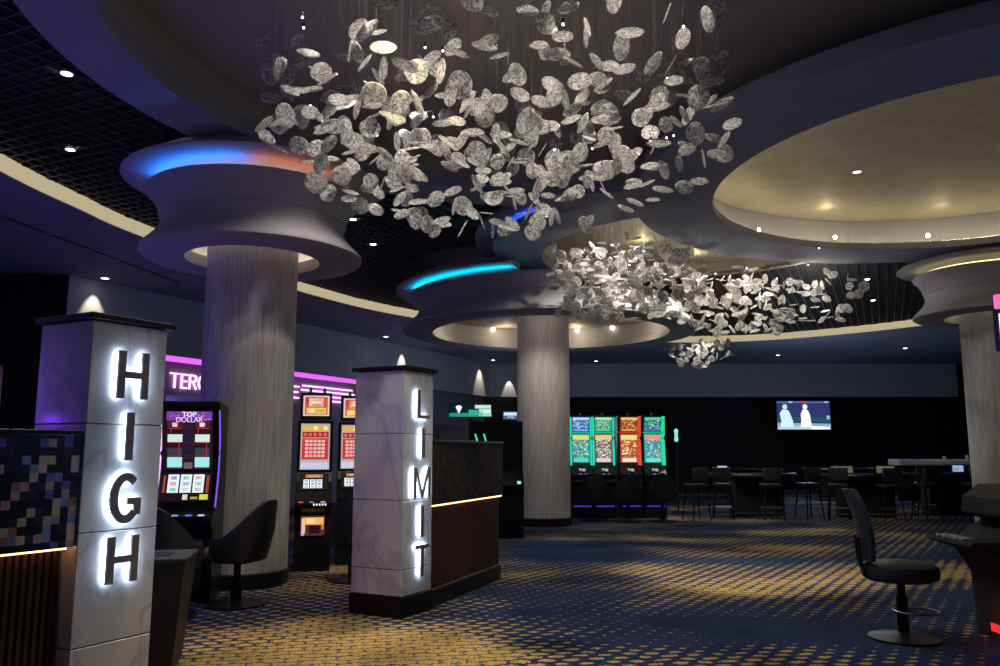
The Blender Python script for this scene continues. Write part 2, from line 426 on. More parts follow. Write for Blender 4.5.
# open-cell grid
bm = BM()
sp = .18; ang = math.radians(-25); ca, sa = math.cos(ang), math.sin(ang)
def gridok(x, y):
    p = (x, y)
    if not inpoly(p, RIM): return False
    if ind(p, C1, R1O) or ind(p, C2, R2O) or ind(p, C3b, R3O) or ind(p, B1, 1.2) or ind(p, B2, 3.3): return False
    return True
for fam in (0, 1):
    for i in range(-140, 141):
        run = None
        for j in range(-140, 142):
            a, b = i * sp, (j + .5) * sp
            if fam: x, y = a * ca - b * sa + 3, a * sa + b * ca + 11
            else: x, y = b * ca - a * sa + 3, b * sa + a * ca + 11
            ok = y > 3 and gridok(x, y)
            if ok and run is None: run = j
            if not ok and run is not None:
                b0, b1 = run * sp, j * sp
                pts = []
                for (bb, ww) in ((b0, -.007), (b1, -.007), (b1, .007), (b0, .007)):
                    aa = i * sp + ww
                    pts.append((aa * ca - bb * sa + 3, aa * sa + bb * ca + 11) if fam else (bb * ca - aa * sa + 3, bb * sa + aa * ca + 11))
                V0 = [bm.verts.new((*p, ZG)) for p in pts]; V1 = [bm.verts.new((*p, ZG + .04)) for p in pts]
                for k in range(4): bm.faces.new((V0[k], V0[(k + 1) % 4], V1[(k + 1) % 4], V1[k]))
                bm.faces.new(V0)
                run = None
struct(obj('ceiling', bm, grid_met))

# walls
WL = Vector((-8.3, 15.5, 0)); WD = Vector((7.9, 16.5, 0)).normalized(); WA = math.atan2(WD.y, WD.x); WLEN = 18.4
def wallbox(name, s0, s1, y0, y1, z0, z1, m):
    bm = BM(); box(bm, s0, s1, y0, y1, z0, z1); o = obj(name, bm, m); o.location = WL; o.rotation_euler = (0, 0, WA); return struct(o)
wallbox('wall_left', 0, WLEN, 0, .6, 3.55, ZS, paint_dark)
wallbox('wall_left_lower', 0, WLEN + .4, .5, .65, 0, 3.55, basic('lower_wall', (.24, .23, .27), .7))
def plain(name, x0, x1, y0, y1, z0, z1, m):
    bm = BM(); box(bm, x0, x1, y0, y1, z0, z1); return struct(obj(name, bm, m))
plain('wall_back', -1, 17.85, 31.95, 32.4, 3.55, ZS, paint_dark)
plain('wall_back_lower', -2, 18.4, 33.2, 33.4, 0, ZS, black_wall)
plain('wall_right', 18.3, 18.45, -3, 33.4, 0, ZS, black_wall)
# black fluted partition at the left
bm = BM()
box(bm, -4.6, 0, .02, .2, 0, ZS)
for i in range(60): box(bm, -4.55 + i * .076, -4.55 + i * .076 + .045, -.03, .03, 0, ZS - .01)
o = obj('wall_left_fluted', bm, black); o.location = (-8.3, 15.5, 0); o.rotation_euler = (0, 0, math.radians(8)); struct(o)
# linear slot diffusers in the left soffit
for k, ((x0, y0), (x1, y1)) in enumerate((((-7.35, 10.6), (-7.08, 12.4)), ((-7.06, 12.55), (-6.80, 14.2)), ((-6.78, 14.35), (-6.50, 16.2)))):
    L = math.hypot(x1 - x0, y1 - y0)
    bm = BM(); box(bm, 0, L, -.035, .035, -.012, .0)
    o = obj('slot_diffuser', bm, black, thing('air_diffuser', ['nearest of the three black slot diffusers in the left soffit', 'middle one of the three black slot diffusers in the left soffit', 'farthest of the three black slot diffusers in the left soffit'][k], 'air vent', (x0, y0, ZS), math.atan2(y1 - y0, x1 - x0), 'slot diffusers in the left soffit'))
    bm = BM(); box(bm, 0, L, -.006, .006, -.02, -.008); obj('blade', bm, dark_metal, o.parent)

# ------------------------------------------------------------------ columns
def column(name_label, c, r, top, prof, hole, leds, medz, inner_r, inner_power, cx=None, rimprof=None):
    t = thing('column', name_label, 'column', (c[0], c[1], 0))
    sx = 0 if cx is None else cx
    bm = BM(); R = lathe(bm, [(r, .16), (r, top)], 72, (sx, 0)); cap(bm, R[0], True); cap(bm, R[1]); obj('shaft', bm, taupe, t, True)
    bm = BM(); R = lathe(bm, [(r + .02, 0), (r + .02, .15), (r, .165)], 72, (sx, 0)); cap(bm, R[0], True); cap(bm, R[-1]); obj('plinth', bm, black_gloss, t, True)
    bm = BM(); lathe(bm, prof, 96, close=True); capo = obj('capital', bm, bowl_paint, t, True)
    if rimprof:
        bm = BM(); lathe(bm, rimprof, 70, a0=math.radians(140), a1=math.radians(276), close=True); obj('rim', bm, bowl_paint, t, True)
    # coloured strip lights lying on the rim
    for (a0, a1, colr, s, rr) in leds:
        k = 40
        bm = BM(); pts = [(rr * math.cos(a0 + (a1 - a0) * i / k), rr * math.sin(a0 + (a1 - a0) * i / k), medz) for i in range(k + 1)]
        tube(bm, pts, .014, 6); obj('strip_light', bm, glow(colr, s), t)
    k = 64
    bm = BM(); tube(bm, [(inner_r * math.cos(2 * PI * i / k), inner_r * math.sin(2 * PI * i / k), prof[0][1] + .09) for i in range(k)], .012, 6, True)
    obj('cove_light', bm, glow((1, .84, .52), inner_power), t)
    return t
D = math.radians
prof1 = [(r_, z_ - .15) for r_, z_ in [(.78, 3.90), (1.24, 3.90), (1.285, 3.93), (1.28, 3.97), (1.20, 4.05), (1.10, 4.16), (1.055, 4.27), (1.07, 4.35), (1.085, 4.355), (1.10, 4.45), (1.17, 4.57), (1.235, 4.63), (1.25, 4.66), (1.235, 4.68), (1.05, 4.68), (.98, 4.60), (.90, 4.45), (.90, 3.97), (.80, 3.97), (.80, 4.05), (.78, 4.05)]]
column('near round grey column with flared white capital and blue cove light', B1, .525, 4.62, prof1, .72,
       [(D(204), D(279), (.008, .20, 1.0), 38, 1.12), (D(283), D(335), (1.0, .25, .08), 10, 1.12), (D(60), D(200), (.2, .16, .8), 4, 1.12)], 4.545, .84, 30)
prof2 = [(2.45, 3.90), (3.00, 3.90), (3.06, 3.93), (3.05, 3.98), (2.93, 4.08), (2.80, 4.20), (2.74, 4.32), (2.74, 4.38), (2.62, 4.38), (2.58, 4.02), (2.47, 4.01)]
rim2 = [(2.64, 4.37), (2.75, 4.37), (2.80, 4.46), (2.90, 4.55), (2.97, 4.59), (2.98, 4.62), (2.95, 4.64), (2.64, 4.64)]
t2 = column('middle round column under the wide ring capital with cyan cove light', B2, .54, 4.83, prof2, 2.45,
       [(D(194), D(253), (.0, .55, .80), 36, 2.85), (D(170), D(193), (.45, .15, .6), 4, 2.85)], 4.645, 2.52, 6, cx=-.15, rimprof=rim2)
bm = BM(); R = lathe(bm, [(2.60, 4.37), (.02, 4.42)], 72); cap(bm, R[0], True); cap(bm, R[1]); obj('inner_ceiling', bm, dome_paint, t2, True)
prof3 = [(r * 1.0, z + .08) for r, z in prof1]
column('right round grey column beside the row of gaming tables', B3, .54, 4.76, prof3, .76,
       [(D(150), D(285), (1.0, .80, .30), 3.0, 1.14)], 4.63, .88, 7)

for c_ in (B1, B3):
    for a in (0, 60, 120, 180, 240, 300): point((c_[0] + .72 * math.cos(D(a)), c_[1] + .72 * math.sin(D(a)), 4.12), 1.6, WARM, .03)
# cove strips of the domes
def strip(name, label, c, r, z, a0, a1, colr, s, rr=.014, k=90):
    bm = BM(); tube(bm, [(c[0] + r * math.cos(a0 + (a1 - a0) * i / k), c[1] + r * math.sin(a0 + (a1 - a0) * i / k), z) for i in range(k + 1)], rr, 6)
    return tag(obj(name, bm, glow(colr, s)), label, 'light strip')
strip('cove_strip_light', 'warm white strip light hidden behind the lip of the gold dome', C2, 3.62, 4.978, 0, 2 * PI, (1, .85, .52), 24, .010)
strip('cove_strip_light', 'blue strip light on the soffit edge behind the near chandelier', C3b, 3.145, 4.90, D(196), D(240), (.02, .12, 1), 22)
point((2.6, 14.6, 5.15), 5, WARM, .05); point((3.8, 15.6, 5.15), 5, WARM, .05)

# ------------------------------------------------------------------ downlights
def downlight(loc, label, group, s=14, r=.05, col=(1, .92, .78), power=0, direction=None):
    t = thing('downlight', label, 'downlight', loc, 0, group)
    bm = BM(); lathe(bm, [(r * 1.05, -.012), (r * 1.35, -.012), (r * 1.4, 0), (r * 1.05, 0)], 20, close=True); obj('trim_ring', bm, basic('trim_white', (.6, .6, .6), .4), t)
    bm = BM(); R = lathe(bm, [(r, -.006), (r * .5, -.016), (.002, -.020)], 16); cap(bm, R[-1], True); obj('lamp_lens', bm, glow(col, s), t)
    return t
GD = [((-4.12, 7.37), 'lit downlight in the black grid at upper left, nearest the camera'), ((-3.52, 8.55), 'lit downlight in the black grid tucked by the edge of the blue soffit'),
      ((-5.12, 9.36), 'lit downlight in the black grid nearest the left cream band'), ((-2.28, 12.35), 'lit downlight in the grid just right of the blue-lit capital'),
      ((-2.21, 13.91), 'lit downlight in the grid below and right of the blue-lit capital'), ((7.7, 16.86), 'lit downlight in the right patch of black grid, topmost in the photo'),
      ((8.92, 19.3), 'lit downlight in the right patch of black grid, middle one'), ((9.26, 22.0), 'lit downlight in the right patch of black grid beside the cream band')]
for (x, y), lb in GD: downlight((x, y, ZG), lb, 'downlights in the black grid', 16)
SD = [((-7.77, 15.82), 'small downlight in the left soffit above the high pillar'), ((-.26, 30.67), 'small downlight in the far soffit left of the middle column'),
      ((3.65, 31.0), 'small downlight in the far soffit right of the middle column'), ((9.9, 29.03), 'small downlight in the far soffit above the television'),
      ((13.44, 27.0), 'small downlight in the far soffit right of the television'), ((-3.4, 24.2), 'small downlight in the far soffit above the limit pillar')]
for (x, y), lb in SD: downlight((x, y, ZS), lb, 'downlights in the painted soffit', 9, .07)
downlight((5.29, 11.69, 5.585), 'small dark-trimmed downlight in the middle of the gold dome', 'gold dome ceiling lights', 3, .06)
# little spotlights on the wall of the gold dome
for a, lb in ((141, 'leftmost small spotlight on the inner wall of the gold dome'), (120, 'second small spotlight from the left on the gold dome wall'), (97, 'third small spotlight from the left on the gold dome wall'), (74, 'bright rightmost small spotlight on the gold dome wall')):
    a = D(a); x, y = C2[0] + 3.90 * math.cos(a), C2[1] + 3.90 * math.sin(a)
    t = thing('wall_spotlight', lb, 'spotlight', (x, y, 5.16), a + PI / 2, 'spotlights on the gold dome wall')
    bm = BM(); lathe(bm, [(.050, 0), (.050, .015), (.040, .018), (.040, 0)], 18, close=True)
    o = obj('housing', bm, steel, t); o.rotation_euler = (PI / 2, 0, 0)
    bm = BM(); bmesh.ops.create_uvsphere(bm, u_segments=12, v_segments=8, radius=.036); o = obj('bulb', bm, glow((1, .88, .6), 18), t); o.location = (0, -.02, 0)
point((5.45, 13.25, 5.38), 2.0, WARM, .04); point((7.35, 13.2, 5.36), 1.3, WARM, .04)
for a in (-60, -10, 25, 190, 230):
    point((C2[0] + 3.3 * math.cos(D(a)), C2[1] + 3.3 * math.sin(D(a)), 5.25), 2.2, WARM, .05)
# lamps inside the ring of the middle column
for i, a in enumerate((118, 96, 72, 52)):
    x, y = B2[0] + 2.58 * math.cos(D(a)), B2[1] + 2.58 * math.sin(D(a))
    t = thing('ring_lamp', ['leftmost', 'second', 'third', 'rightmost'][i] + ' of four lamps inside the ring around the middle column', 'lamp', (x, y, 4.34), D(a), 'lamps in the ring of the middle column')
    bm = BM(); bmesh.ops.create_uvsphere(bm, u_segments=12, v_segments=8, radius=.05); obj('bulb', bm, glow((1, .88, .62), 12), t)
    bm = BM(); cyl(bm, .06, -.02, .04, 16, (0, 0)); o = obj('lamp_holder', bm, steel, t); o.rotation_euler = (0, PI / 2, 0); o.location = (.04, 0, 0)
for a in (20, 70, 115, 160): point((B2[0] + 2.2 * math.cos(D(a)), B2[1] + 2.2 * math.sin(D(a)), 4.22), 7, WARM, .05)
point((.35, 15.55, 4.12), 9, (1, .9, .76), .04); point((1.45, 15.55, 4.12), 8, (1, .9, .76), .04)  # added fill points, brighten the upper column shaft
# scallops washing the bulkheads
def wash(s, pw=9):
    p = WL + WD * s; nrm = Vector((WD.y, -WD.x, 0))
    q = p + nrm * .24
    spot((q.x, q.y, 4.83), (p.x, p.y, 3.75), pw * .45, (1, .86, .60), 54, .6, .03)
for s, pw in ((.55, 170), (11.9, 200), (17.4, 220), (19.4, 90)): wash(s, pw)
spot((.35, 31.75, 4.5), (.35, 31.95, 3.5), 60, CREAM, 40, .35, .02)
# column washers
spot((-1.0, 6.2, 4.8), (-2.97, 9.6, 2.0), 150, (.95, .92, .95), 30, .7)
spot((.1, 14.75, 4.3), (.8, 16.9, 1.7), 130, (1, .90, .78), 60, .8); spot((1.9, 14.75, 4.3), (1.0, 16.9, 1.7), 90, (1, .90, .78), 60, .8)
spot((6.4, 11.6, 4.9), (8.75, 14.2, 2.2), 60, (.95, .95, 1), 30, .6)

# ------------------------------------------------------------------ writing helper
def text_bm(txt, size, depth=.0, font_scale_x=1.0):
    cu = bpy.data.curves.new('t', 'FONT'); cu.body = txt; cu.size = size; cu.extrude = depth; cu.align_x = 'CENTER'; cu.align_y = 'CENTER'
    o = bpy.data.objects.new('t', cu); COL.objects.link(o)
    dg = bpy.context.evaluated_depsgraph_get(); me = bpy.data.meshes.new_from_object(o.evaluated_get(dg))
    bm = BM(); bm.from_mesh(me); bpy.data.meshes.remove(me); bpy.data.objects.remove(o); bpy.data.curves.remove(cu)
    bmesh.ops.scale(bm, vec=(font_scale_x, 1, 1), verts=bm.verts)
    return bm
# ------------------------------------------------------------------ letters built from strokes: outline polygons in (u, v), unit height
def strokes(ch, w, h, s):
    """list of polygons, u across (0..w), v up (0..h), stroke s"""
    R = lambda a, b, c, d: [(a, c), (b, c), (b, d), (a, d)]
    if ch == 'H': return [R(0, s, 0, h), R(w - s, w, 0, h), R(s, w - s, h * .5 - s * .42, h * .5 + s * .42)]
    if ch == 'I': return [R(w / 2 - s / 2, w / 2 + s / 2, 0, h)]
    if ch == 'L': return [R(0, s, 0, h), R(s, w, 0, s * .8)]
    if ch == 'T': return [R(w / 2 - s / 2, w / 2 + s / 2, 0, h - s * .8), R(0, w, h - s * .8, h)]
    if ch == 'E': return [R(0, s, 0, h), R(s, w, 0, s), R(s, w * .9, h / 2 - s / 2, h / 2 + s / 2), R(s, w, h - s, h)]
    if ch == 'M': return [R(0, s * .8, 0, h), R(w - s * .8, w, 0, h), [(s * .8, h), (s * .8, h - s * 1.6), (w / 2 - s * .3, 0), (w / 2, 0), (w / 2, s * 1.3)], [(w - s * .8, h), (w / 2, s * 1.3), (w / 2, 0), (w / 2 + s * .3, 0), (w - s * .8, h - s * 1.6)]]
    if ch in 'GC':
        out = []; cx, cy = w / 2, h / 2; n = 26; a0, a1 = D(48), D(312 if ch == 'C' else 318)
        for i in range(n):
            a, b = a0 + (a1 - a0) * i / n, a0 + (a1 - a0) * (i + 1) / n
            f = lambda t, k: (cx + (w / 2 - k) * math.cos(t), cy + (h / 2 - k) * math.sin(t))
            out.append([f(a, 0), f(b, 0), f(b, s), f(a, s)])
        if ch == 'G': out += [R(w - s, w, h * .16, h * .50), R(w * .55, w - s, h * .50 - s * .8, h * .50)]
        return out
    if ch == 'R':
        out = [R(0, s, 0, h), R(s, w * .6, h - s, h), R(s, w * .6, h * .48, h * .48 + s)]
        n = 10; cx, cy, r = w * .6, h * .74, h * .26
        for i in range(n):
            a, b = -PI / 2 + PI * i / n, -PI / 2 + PI * (i + 1) / n
            f = lambda t, k: (cx + (min(w * .4, r) - k) * math.cos(t), cy + (r - k) * math.sin(t))
            out.append([f(a, 0), f(b, 0), f(b, s), f(a, s)])
        return out + [[(w * .45, h * .48), (w - s, 0), (w, 0), (w * .45 + s, h * .48)]]
def letter(ch, u0, z0, w, h, s, parent, face_m, halo_m, y_front=-.045, y_back=-.028):
    bm = BM()
    for p in strokes(ch, w, h, s): prism(bm, p, y_back, y_front, lambda u, v, k: (u0 + u, k, z0 + v))
    L = obj('letter', bm, face_m, parent)
    if halo_m:
        bm = BM()
        for p in strokes(ch, w, h, s):
            cu = sum(q[0] for q in p) / len(p); cv = sum(q[1] for q in p) / len(p)
            q = [((a - cu) * .86 + cu, (b - cv) * .95 + cv) for a, b in p]
            prism(bm, q, -.019, y_back + .001, lambda u, v, k: (u0 + u, k, z0 + v))
        obj('halo_light', bm, halo_m, L)
    return L

# ------------------------------------------------------------------ the two marble pillars
HALO = glow((.62, .78, 1.0), 15)
def pillar(label, loc, d, w, dep, plinth, letters, s):
    t = thing('sign_pillar', label, 'pillar', (loc[0], loc[1], 0), math.atan2(d[1], d[0]))
    # local x runs along the lettered face, local -y is outwards
    zs = [plinth, .42, 1.04, 1.65, 2.245]
    bm = BM()
    for a, b in zip(zs, zs[1:]): box(bm, 0, w, 0, dep, a + .003, b - .003)
    bevelled(bm, .004, 1); obj('marble_cladding', bm, marble, t)
    bm = BM(); box(bm, .006, w - .006, .006, dep - .006, plinth - .01, 2.245); obj('core', bm, black, t)
    bm = BM(); box(bm, -.012, w + .012, -.012, dep + .012, 0, plinth - .002); bevelled(bm, .004, 1); obj('plinth', bm, black_gloss, t)
    bm = BM(); box(bm, -.03, w + .035, -.035, dep + .03, 2.247, 2.285); bevelled(bm, .005, 1); obj('cap', bm, black_gloss, t)
    for ch, u0, z0, lw, lh in letters: letter(ch, u0, z0, lw, lh, s, t, dark_metal, HALO)
    return t
HD = Vector((.48, .877)).normalized()
pillar('marble pillar at left with glowing vertical letters HIGH', (-2.34, 4.66), HD, .515, .48, .10,
       [('H', .155, 1.80, .208, .28), ('I', .215, 1.44, .09, .28), ('G', .155, 1.078, .205, .29), ('H', .16, .745, .205, .262)], .048)
LD = Vector((.48, .877)).normalized()
pillar('marble pillar at centre left with glowing vertical letters LIMIT', (-.89, 7.64), LD, .487, .575, .186,
       [('L', .165, 1.795, .20, .27), ('I', .225, 1.425, .09, .28), ('M', .125, 1.055, .265, .285), ('I', .225, .70, .09, .285), ('T', .17, .34, .205, .285)], .043)
# ------------------------------------------------------------------ low walls attached to the pillars
def low_wall(label, loc, d, L, top, panel_m, panel_name, cat='partition', rec=0):
    t = thing('low_partition', label, cat, (loc[0], loc[1], 0), math.atan2(d[1], d[0]))
    bm = BM(); box(bm, 0, L, .02 + rec, .34 + rec, 0, .165); obj('plinth', bm, black_gloss, t)
    bm = BM(); box(bm, 0, L, .002 + rec, .02 + rec, .165, .18); obj('metal_bead', bm, basic('champagne_bead', (.35, .30, .25), .3, metal=.8), t)
    bm = BM(); box(bm, 0, L, .06 + rec, .30 + rec, .165, .97); obj('backing', bm, black, t)
    bm = BM(); n = int(L / .042)
    for i in range(n): box(bm, .01 + i * .042, .01 + i * .042 + .024, .035 + rec, .062 + rec, .18, .955)
    obj('slatted_panel', bm, bronze, t)
    bm = BM(); box(bm, 0, L, -.005, .30, .97, top - .03); obj(panel_name, bm, panel_m, t)
    bm = BM(); box(bm, -.0, L + .01, -.015, .34, top - .03, top); bevelled(bm, .004, 1); obj('counter_cap', bm, black_gloss, t)
    bm = BM(); box(bm, .01, L - .01, .008 + rec * .6, .020 + rec * .6, .955, .969); obj('strip_light', bm, glow((1, .48, .20), 5.0), t)
    return t
low_wall('dark partition with warm lit slats running back from the LIMIT pillar', (-.66, 8.07), Vector((.69, 1.88)).normalized(), 2.0, 1.60, etched, 'etched_panel')
wd = Vector((.49, .87)).normalized()
low_wall('mosaic-topped partition with warm lit slats beside the HIGH pillar', (-2.362 - wd.x * 1.7, 4.655 - wd.y * 1.7, 0), wd, 1.7, 1.61, mosaic, 'mosaic_panel', rec=.055)

# ------------------------------------------------------------------ slot machines
def scr(parent, name, x0, x1, z0, z1, y0, y1, patches, base, bs=1.0, t=.012):
    """glowing screen slab: front face leans from y0 (bottom) to y1 (top); patches in 0..1 coordinates"""
    mats = [glow(base, bs)]
    idx = {}
    bm = BM()
    def P(u, v, off): return (x0 + (x1 - x0) * u, y0 + (y1 - y0) * v - off, z0 + (z1 - z0) * v)
    prism(bm, [(0, 0), (1, 0), (1, 1), (0, 1)], 0, t, lambda u, v, k: P(u, v, k))
    for (a, b, c, d, colr, s) in patches:
        key = (colr, s)
        if key not in idx: idx[key] = len(mats); mats.append(glow(colr, s))
        prism(bm, [(a, b), (c, b), (c, d), (a, d)], t, t + .002, lambda u, v, k: P(u, v, k), idx[key])
    bmesh.ops.recalc_face_normals(bm, faces=bm.faces)
    return obj(name, bm, None, parent, mats=mats)
def profile(parent, name, pts, x0, x1, m, bev=.006):
    bm = BM(); prism(bm, pts, x0, x1, lambda u, v, k: (k, u, v)); bmesh.ops.recalc_face_normals(bm, faces=bm.faces)
    bevelled(bm, bev, 2); return obj(name, bm, m, parent)
def deck(parent, w, y0, z0, cols):
    bm = BM(); box(bm, -w / 2 + .01, w / 2 - .01, y0, y0 + .24, z0, z0 + .05); bevelled(bm, .008, 2); o = obj('button_deck', bm, black_gloss, parent)
    for i, (u, c, s) in enumerate(cols):
        bm = BM(); box(bm, u - .028, u + .028, y0 + .03, y0 + .08, z0 + .05, z0 + .062); bevelled(bm, .003, 1); obj('button', bm, glow(c, s), o)
    return o
def badge(parent, x, y, z):
    bm = BM(); cyl(bm, .02, 0, .07, 10, (0, 0)); o = obj('candle_lamp', bm, basic('frosted', (.4, .4, .42), .4), parent); o.location = (x, y, z); return o
rnd = random.Random(3)
# A: tall purple machine left of the near column
A = thing('slot_machine', 'tall slot machine with purple lit edge and top dollar reels beside the near column', 'slot machine', (-3.23, 8.62, 0), D(8))
profile(A, 'cabinet', [(-.18, 0), (.36, 0), (.36, 1.96), (-.12, 2.0), (-.13, 1.96), (-.02, 1.80), (.03, 1.55), (.03, 1.28), (-.02, 1.05), (-.10, .90), (-.28, .84), (-.30, .76), (-.20, .70)], -.31, .31, black_gloss)
bm = BM()
k = 14
for sx in (-.30,):
    pts = []
    for i in range(k + 1):
        v = i / k; z = .92 + 1.02 * v; y = -.11 + .12 * math.sin(v * PI) - .0 * v
        pts.append((sx, y, z))
    tube(bm, pts, .021, 8)
obj('edge_light', bm, glow((.86, .48, 1.0), 1.6), A)
bm = BM(); tube(bm, [(.30, -.10 + .12 * math.sin(i / 14 * PI), .92 + 1.02 * i / 14) for i in range(15)], .008, 6); obj('edge_light', bm, glow((.24, .12, .9), 1.0), A)
def reels(n, u0, u1, v0, v1, cols, s):
    out = []; w = (u1 - u0) / n
    for i in range(n):
        a = u0 + i * w + w * .06; b = u0 + (i + 1) * w - w * .06
        out.append((a, v0, b, v1, (.75, .85, .88), s))
        for j in range(3):
            c = cols[(i + j) % len(cols)]
            out.append((a + w * .2, v0 + (v1 - v0) * (.08 + .32 * j), b - w * .2, v0 + (v1 - v0) * (.26 + .32 * j), c, s * .8))
    return out
pa = [(.02, .84, .98, .99, (.25, .06, .45), .8)]
for i in range(26):
    a = rnd.uniform(.04, .9); b = rnd.uniform(.84, .96); pa.append((a, b, a + rnd.uniform(.03, .09), b + .02, rnd.choice([(.75, .25, .9), (.55, .45, 1), (.9, .5, .95)]), .9))
for side in (0, 1):
    x = .05 if side == 0 else .63
    for v, c, s in ((.71, (.9, .7, .75), 1), (.47, (.75, .9, .9), .9), (.47 - .23, (.1, .12, .14), .4), (.04, (.35, .85, .85), 1.0)):
        pa.append((x, v, x + .31, v + .13 if v != .04 else v + .17, c if v != .71 else (.14, .03, .04), s if v != .71 else .6))
        pa.append((x + .02, v - .015, x + .29, v - .005, (.7, .06, .05), .7))
    pa.append((x + .09, .73, x + .20, .80, (.95, .8, .85), 1.1))
    pa.append((x + .06, .62, x + .07, .70, (.8, .06, .06), .8)); pa.append((x + .24, .18, x + .25, .46, (.8, .06, .06), .8))
for j in range(6): pa.append((.38, .05 + .125 * j, .60, .145 + .125 * j, (.02 + .02 * (j % 2), .02, .05), .7))
pa += [(.40, .02, .58, .12, (.45, .25, .28), .5)]
s1 = scr(A, 'main_screen', -.235, .235, 1.30, 1.90, .005, -.085, pa, (.05, .015, .03), .5)
bm = text_bm('TOP', .075, .002)
o = obj('title_text', bm, glow((.85, .80, 1.0), 1.3), s1); o.rotation_euler = (PI / 2 + .15, 0, 0); o.location = (0, -.092, 1.862)
bm = text_bm('DOLLAR', .075, .002, .95)
o = obj('title_text', bm, glow((.85, .55, 1.0), 1.3), s1); o.rotation_euler = (PI / 2 + .15, 0, 0); o.location = (0, -.084, 1.808)
pb = reels(3, .10, .86, .30, .93, [(.2, .55, .5), (.75, .2, .2), (.2, .3, .6)], 1.1)
pb += [(.44, .06, .54, .24, (.7, .7, .75), 1), (.60, .08, .74, .16, (.7, .5, .1), .7), (.78, .06, .95, .24, (.75, .75, .1), .9), (.02, .3, .07, .9, (.6, .12, .08), .5), (.89, .3, .95, .9, (.55, .12, .1), .5)]
scr(A, 'reel_screen', -.245, .245, .98, 1.27, -.085, .0, pb, (.03, .012, .02), .5)
deck(A, .60, -.36, .80, [(-.18, (.1, .2, .9), .5), (-.04, (.35, .5, .9), .7), (.09, (.1, .2, 1.), .9), (.21, (.8, .8, 1), .8)])
bm = BM(); box(bm, -.22, .22, -.205, -.18, .1, .62); bevelled(bm, .01, 2); obj('belly_door', bm, black, A)
for x in (-.26, .18):
    badge(A, x, .1, 1.98)
bm = BM(); box(bm, -.28, .24, .05, .2, 2.0, 2.07); obj('topper', bm, steel, A)

# B: pair of red and white reel machines between the column and the LIMIT pillar
def slot_b():
    t = thing('slot_machine', '', 'slot machine')
    profile(t, 'cabinet', [(-.22, 0), (.38, 0), (.38, 1.88), (.0, 1.88), (.0, 1.22), (-.06, 1.10), (-.22, .92), (-.30, .86), (-.30, .78), (-.20, .70), (-.20, .62), (-.22, .3)], -.225, .225, black_gloss)
    tb = profile(t, 'top_box', [(-.02, 1.90), (.30, 1.90), (.30, 2.24), (-.04, 2.24)], -.20, .20, black)
    p = [(.06, .06, .94, .94, (.65, .10, .07), 1.0), (.22, .46, .78, .88, (.80, .62, .40), 1.1), (.12, .10, .88, .40, (.78, .62, .10), 1.1), (.34, .50, .66, .56, (.55, .1, .05), 1), (.30, .62, .70, .70, (.9, .8, .7), 1.2), (.18, .16, .40, .34, (.9, .85, .5), 1.1), (.50, .18, .82, .30, (.5, .35, .05), .9), (.08, .60, .20, .90, (.35, .05, .06), 1)]
    scr(tb, 'topper_screen', -.165, .165, 1.94, 2.20, -.035, -.05, p, (.85, .75, .68), .9)
    p = [(.05, .84, .95, .96, (.75, .50, .08), 1.0), (.05, .70, .95, .82, (.42, .02, .02), 1.0), (.05, .22, .95, .68, (.62, .04, .03), 1.0), (.0, .0, 1., .19, (.50, .48, .62), 1.0)]
    for i in range(5):
        p.append((.10 + .17 * i, .86, .22 + .17 * i, .94, rnd.choice([(.95, .85, .2), (.8, .3, .1), (.95, .9, .6)]), 1.1))
        for j in range(5): p.append((.16 + .14 * i, .27 + .08 * j, .27 + .14 * i, .325 + .08 * j, (.80, .70, .72), 1.0))
        p.append((.10 + .17 * i, .73, .2 + .17 * i, .79, (.75, .25, .22), 1.0))
    for i in range(9): p.append((.05 + .1 * i, .03, .12 + .1 * i, .15, (.75, .72, .85), 1.0))
    scr(t, 'glass_panel', -.185, .185, 1.25, 1.84, -.012, -.012, p, (.55, .50, .48), .8)
    p = reels(3, .12, .80, .10, .64, [(.25, .15, .3), (.5, .1, .1), (.15, .15, .4)], 1.1) + [(.20, .74, .80, .94, (.55, .18, .05), 1.0), (.3, .79, .7, .88, (.9, .6, .3), 1)]
    scr(t, 'reel_screen', -.18, .18, 1.00, 1.20, -.155, -.03, p, (.04, .025, .03), .5)
    d = deck(t, .44, -.36, .80, [(-.15, (.9, .08, .05), 1.0), (-.02, (.25, .45, .6), .6), (.12, (.5, .5, .7), .9)])
    bm = BM()
    for i in range(5): box(bm, .0 + .035 * i, .022 + .035 * i, -.364, -.356, .815, .84)
    obj('button_light', bm, glow((.8, .78, .9), 1.0), d)
    # lit belly art: a warm arch
    p = [(.05, .1, .2, .9, (.9, .55, .35), 1), (.15, .55, .95, .92, (.85, .42, .12), 1.1), (.25, .62, .6, .85, (.95, .75, .45), 1.2), (.05, .0, .16, .5, (.6, .4, .7), 1), (.35, .1, .8, .5, (.05, .01, .02), .5), (.86, .3, .96, .9, (.6, .2, .08), 1)]
    scr(t, 'belly_glass', -.15, .15, .44, .68, -.225, -.205, p, (.15, .05, .04), .6)
    badge(t, -.08, .08, 2.24); badge(t, .10, .08, 2.24)
    return t
def copy_tree(o, parent=None):
    c = o.copy(); COL.objects.link(c); c.parent = parent
    for ch in list(o.children): copy_tree(ch, c)
    return c
B = slot_b()
for i, (x, y, lb) in enumerate(((-2.40, 10.75, 'red and white reel slot machine nearest the round column'), (-1.99, 11.35, 'red and white reel slot machine partly hidden behind the LIMIT pillar'))):
    o = B if i == 0 else copy_tree(B)
    o.location = (x, y, 0); o.rotation_euler = (0, 0, D(12)); o['label'] = lb; o['group'] = 'red reel slot machines by the column'
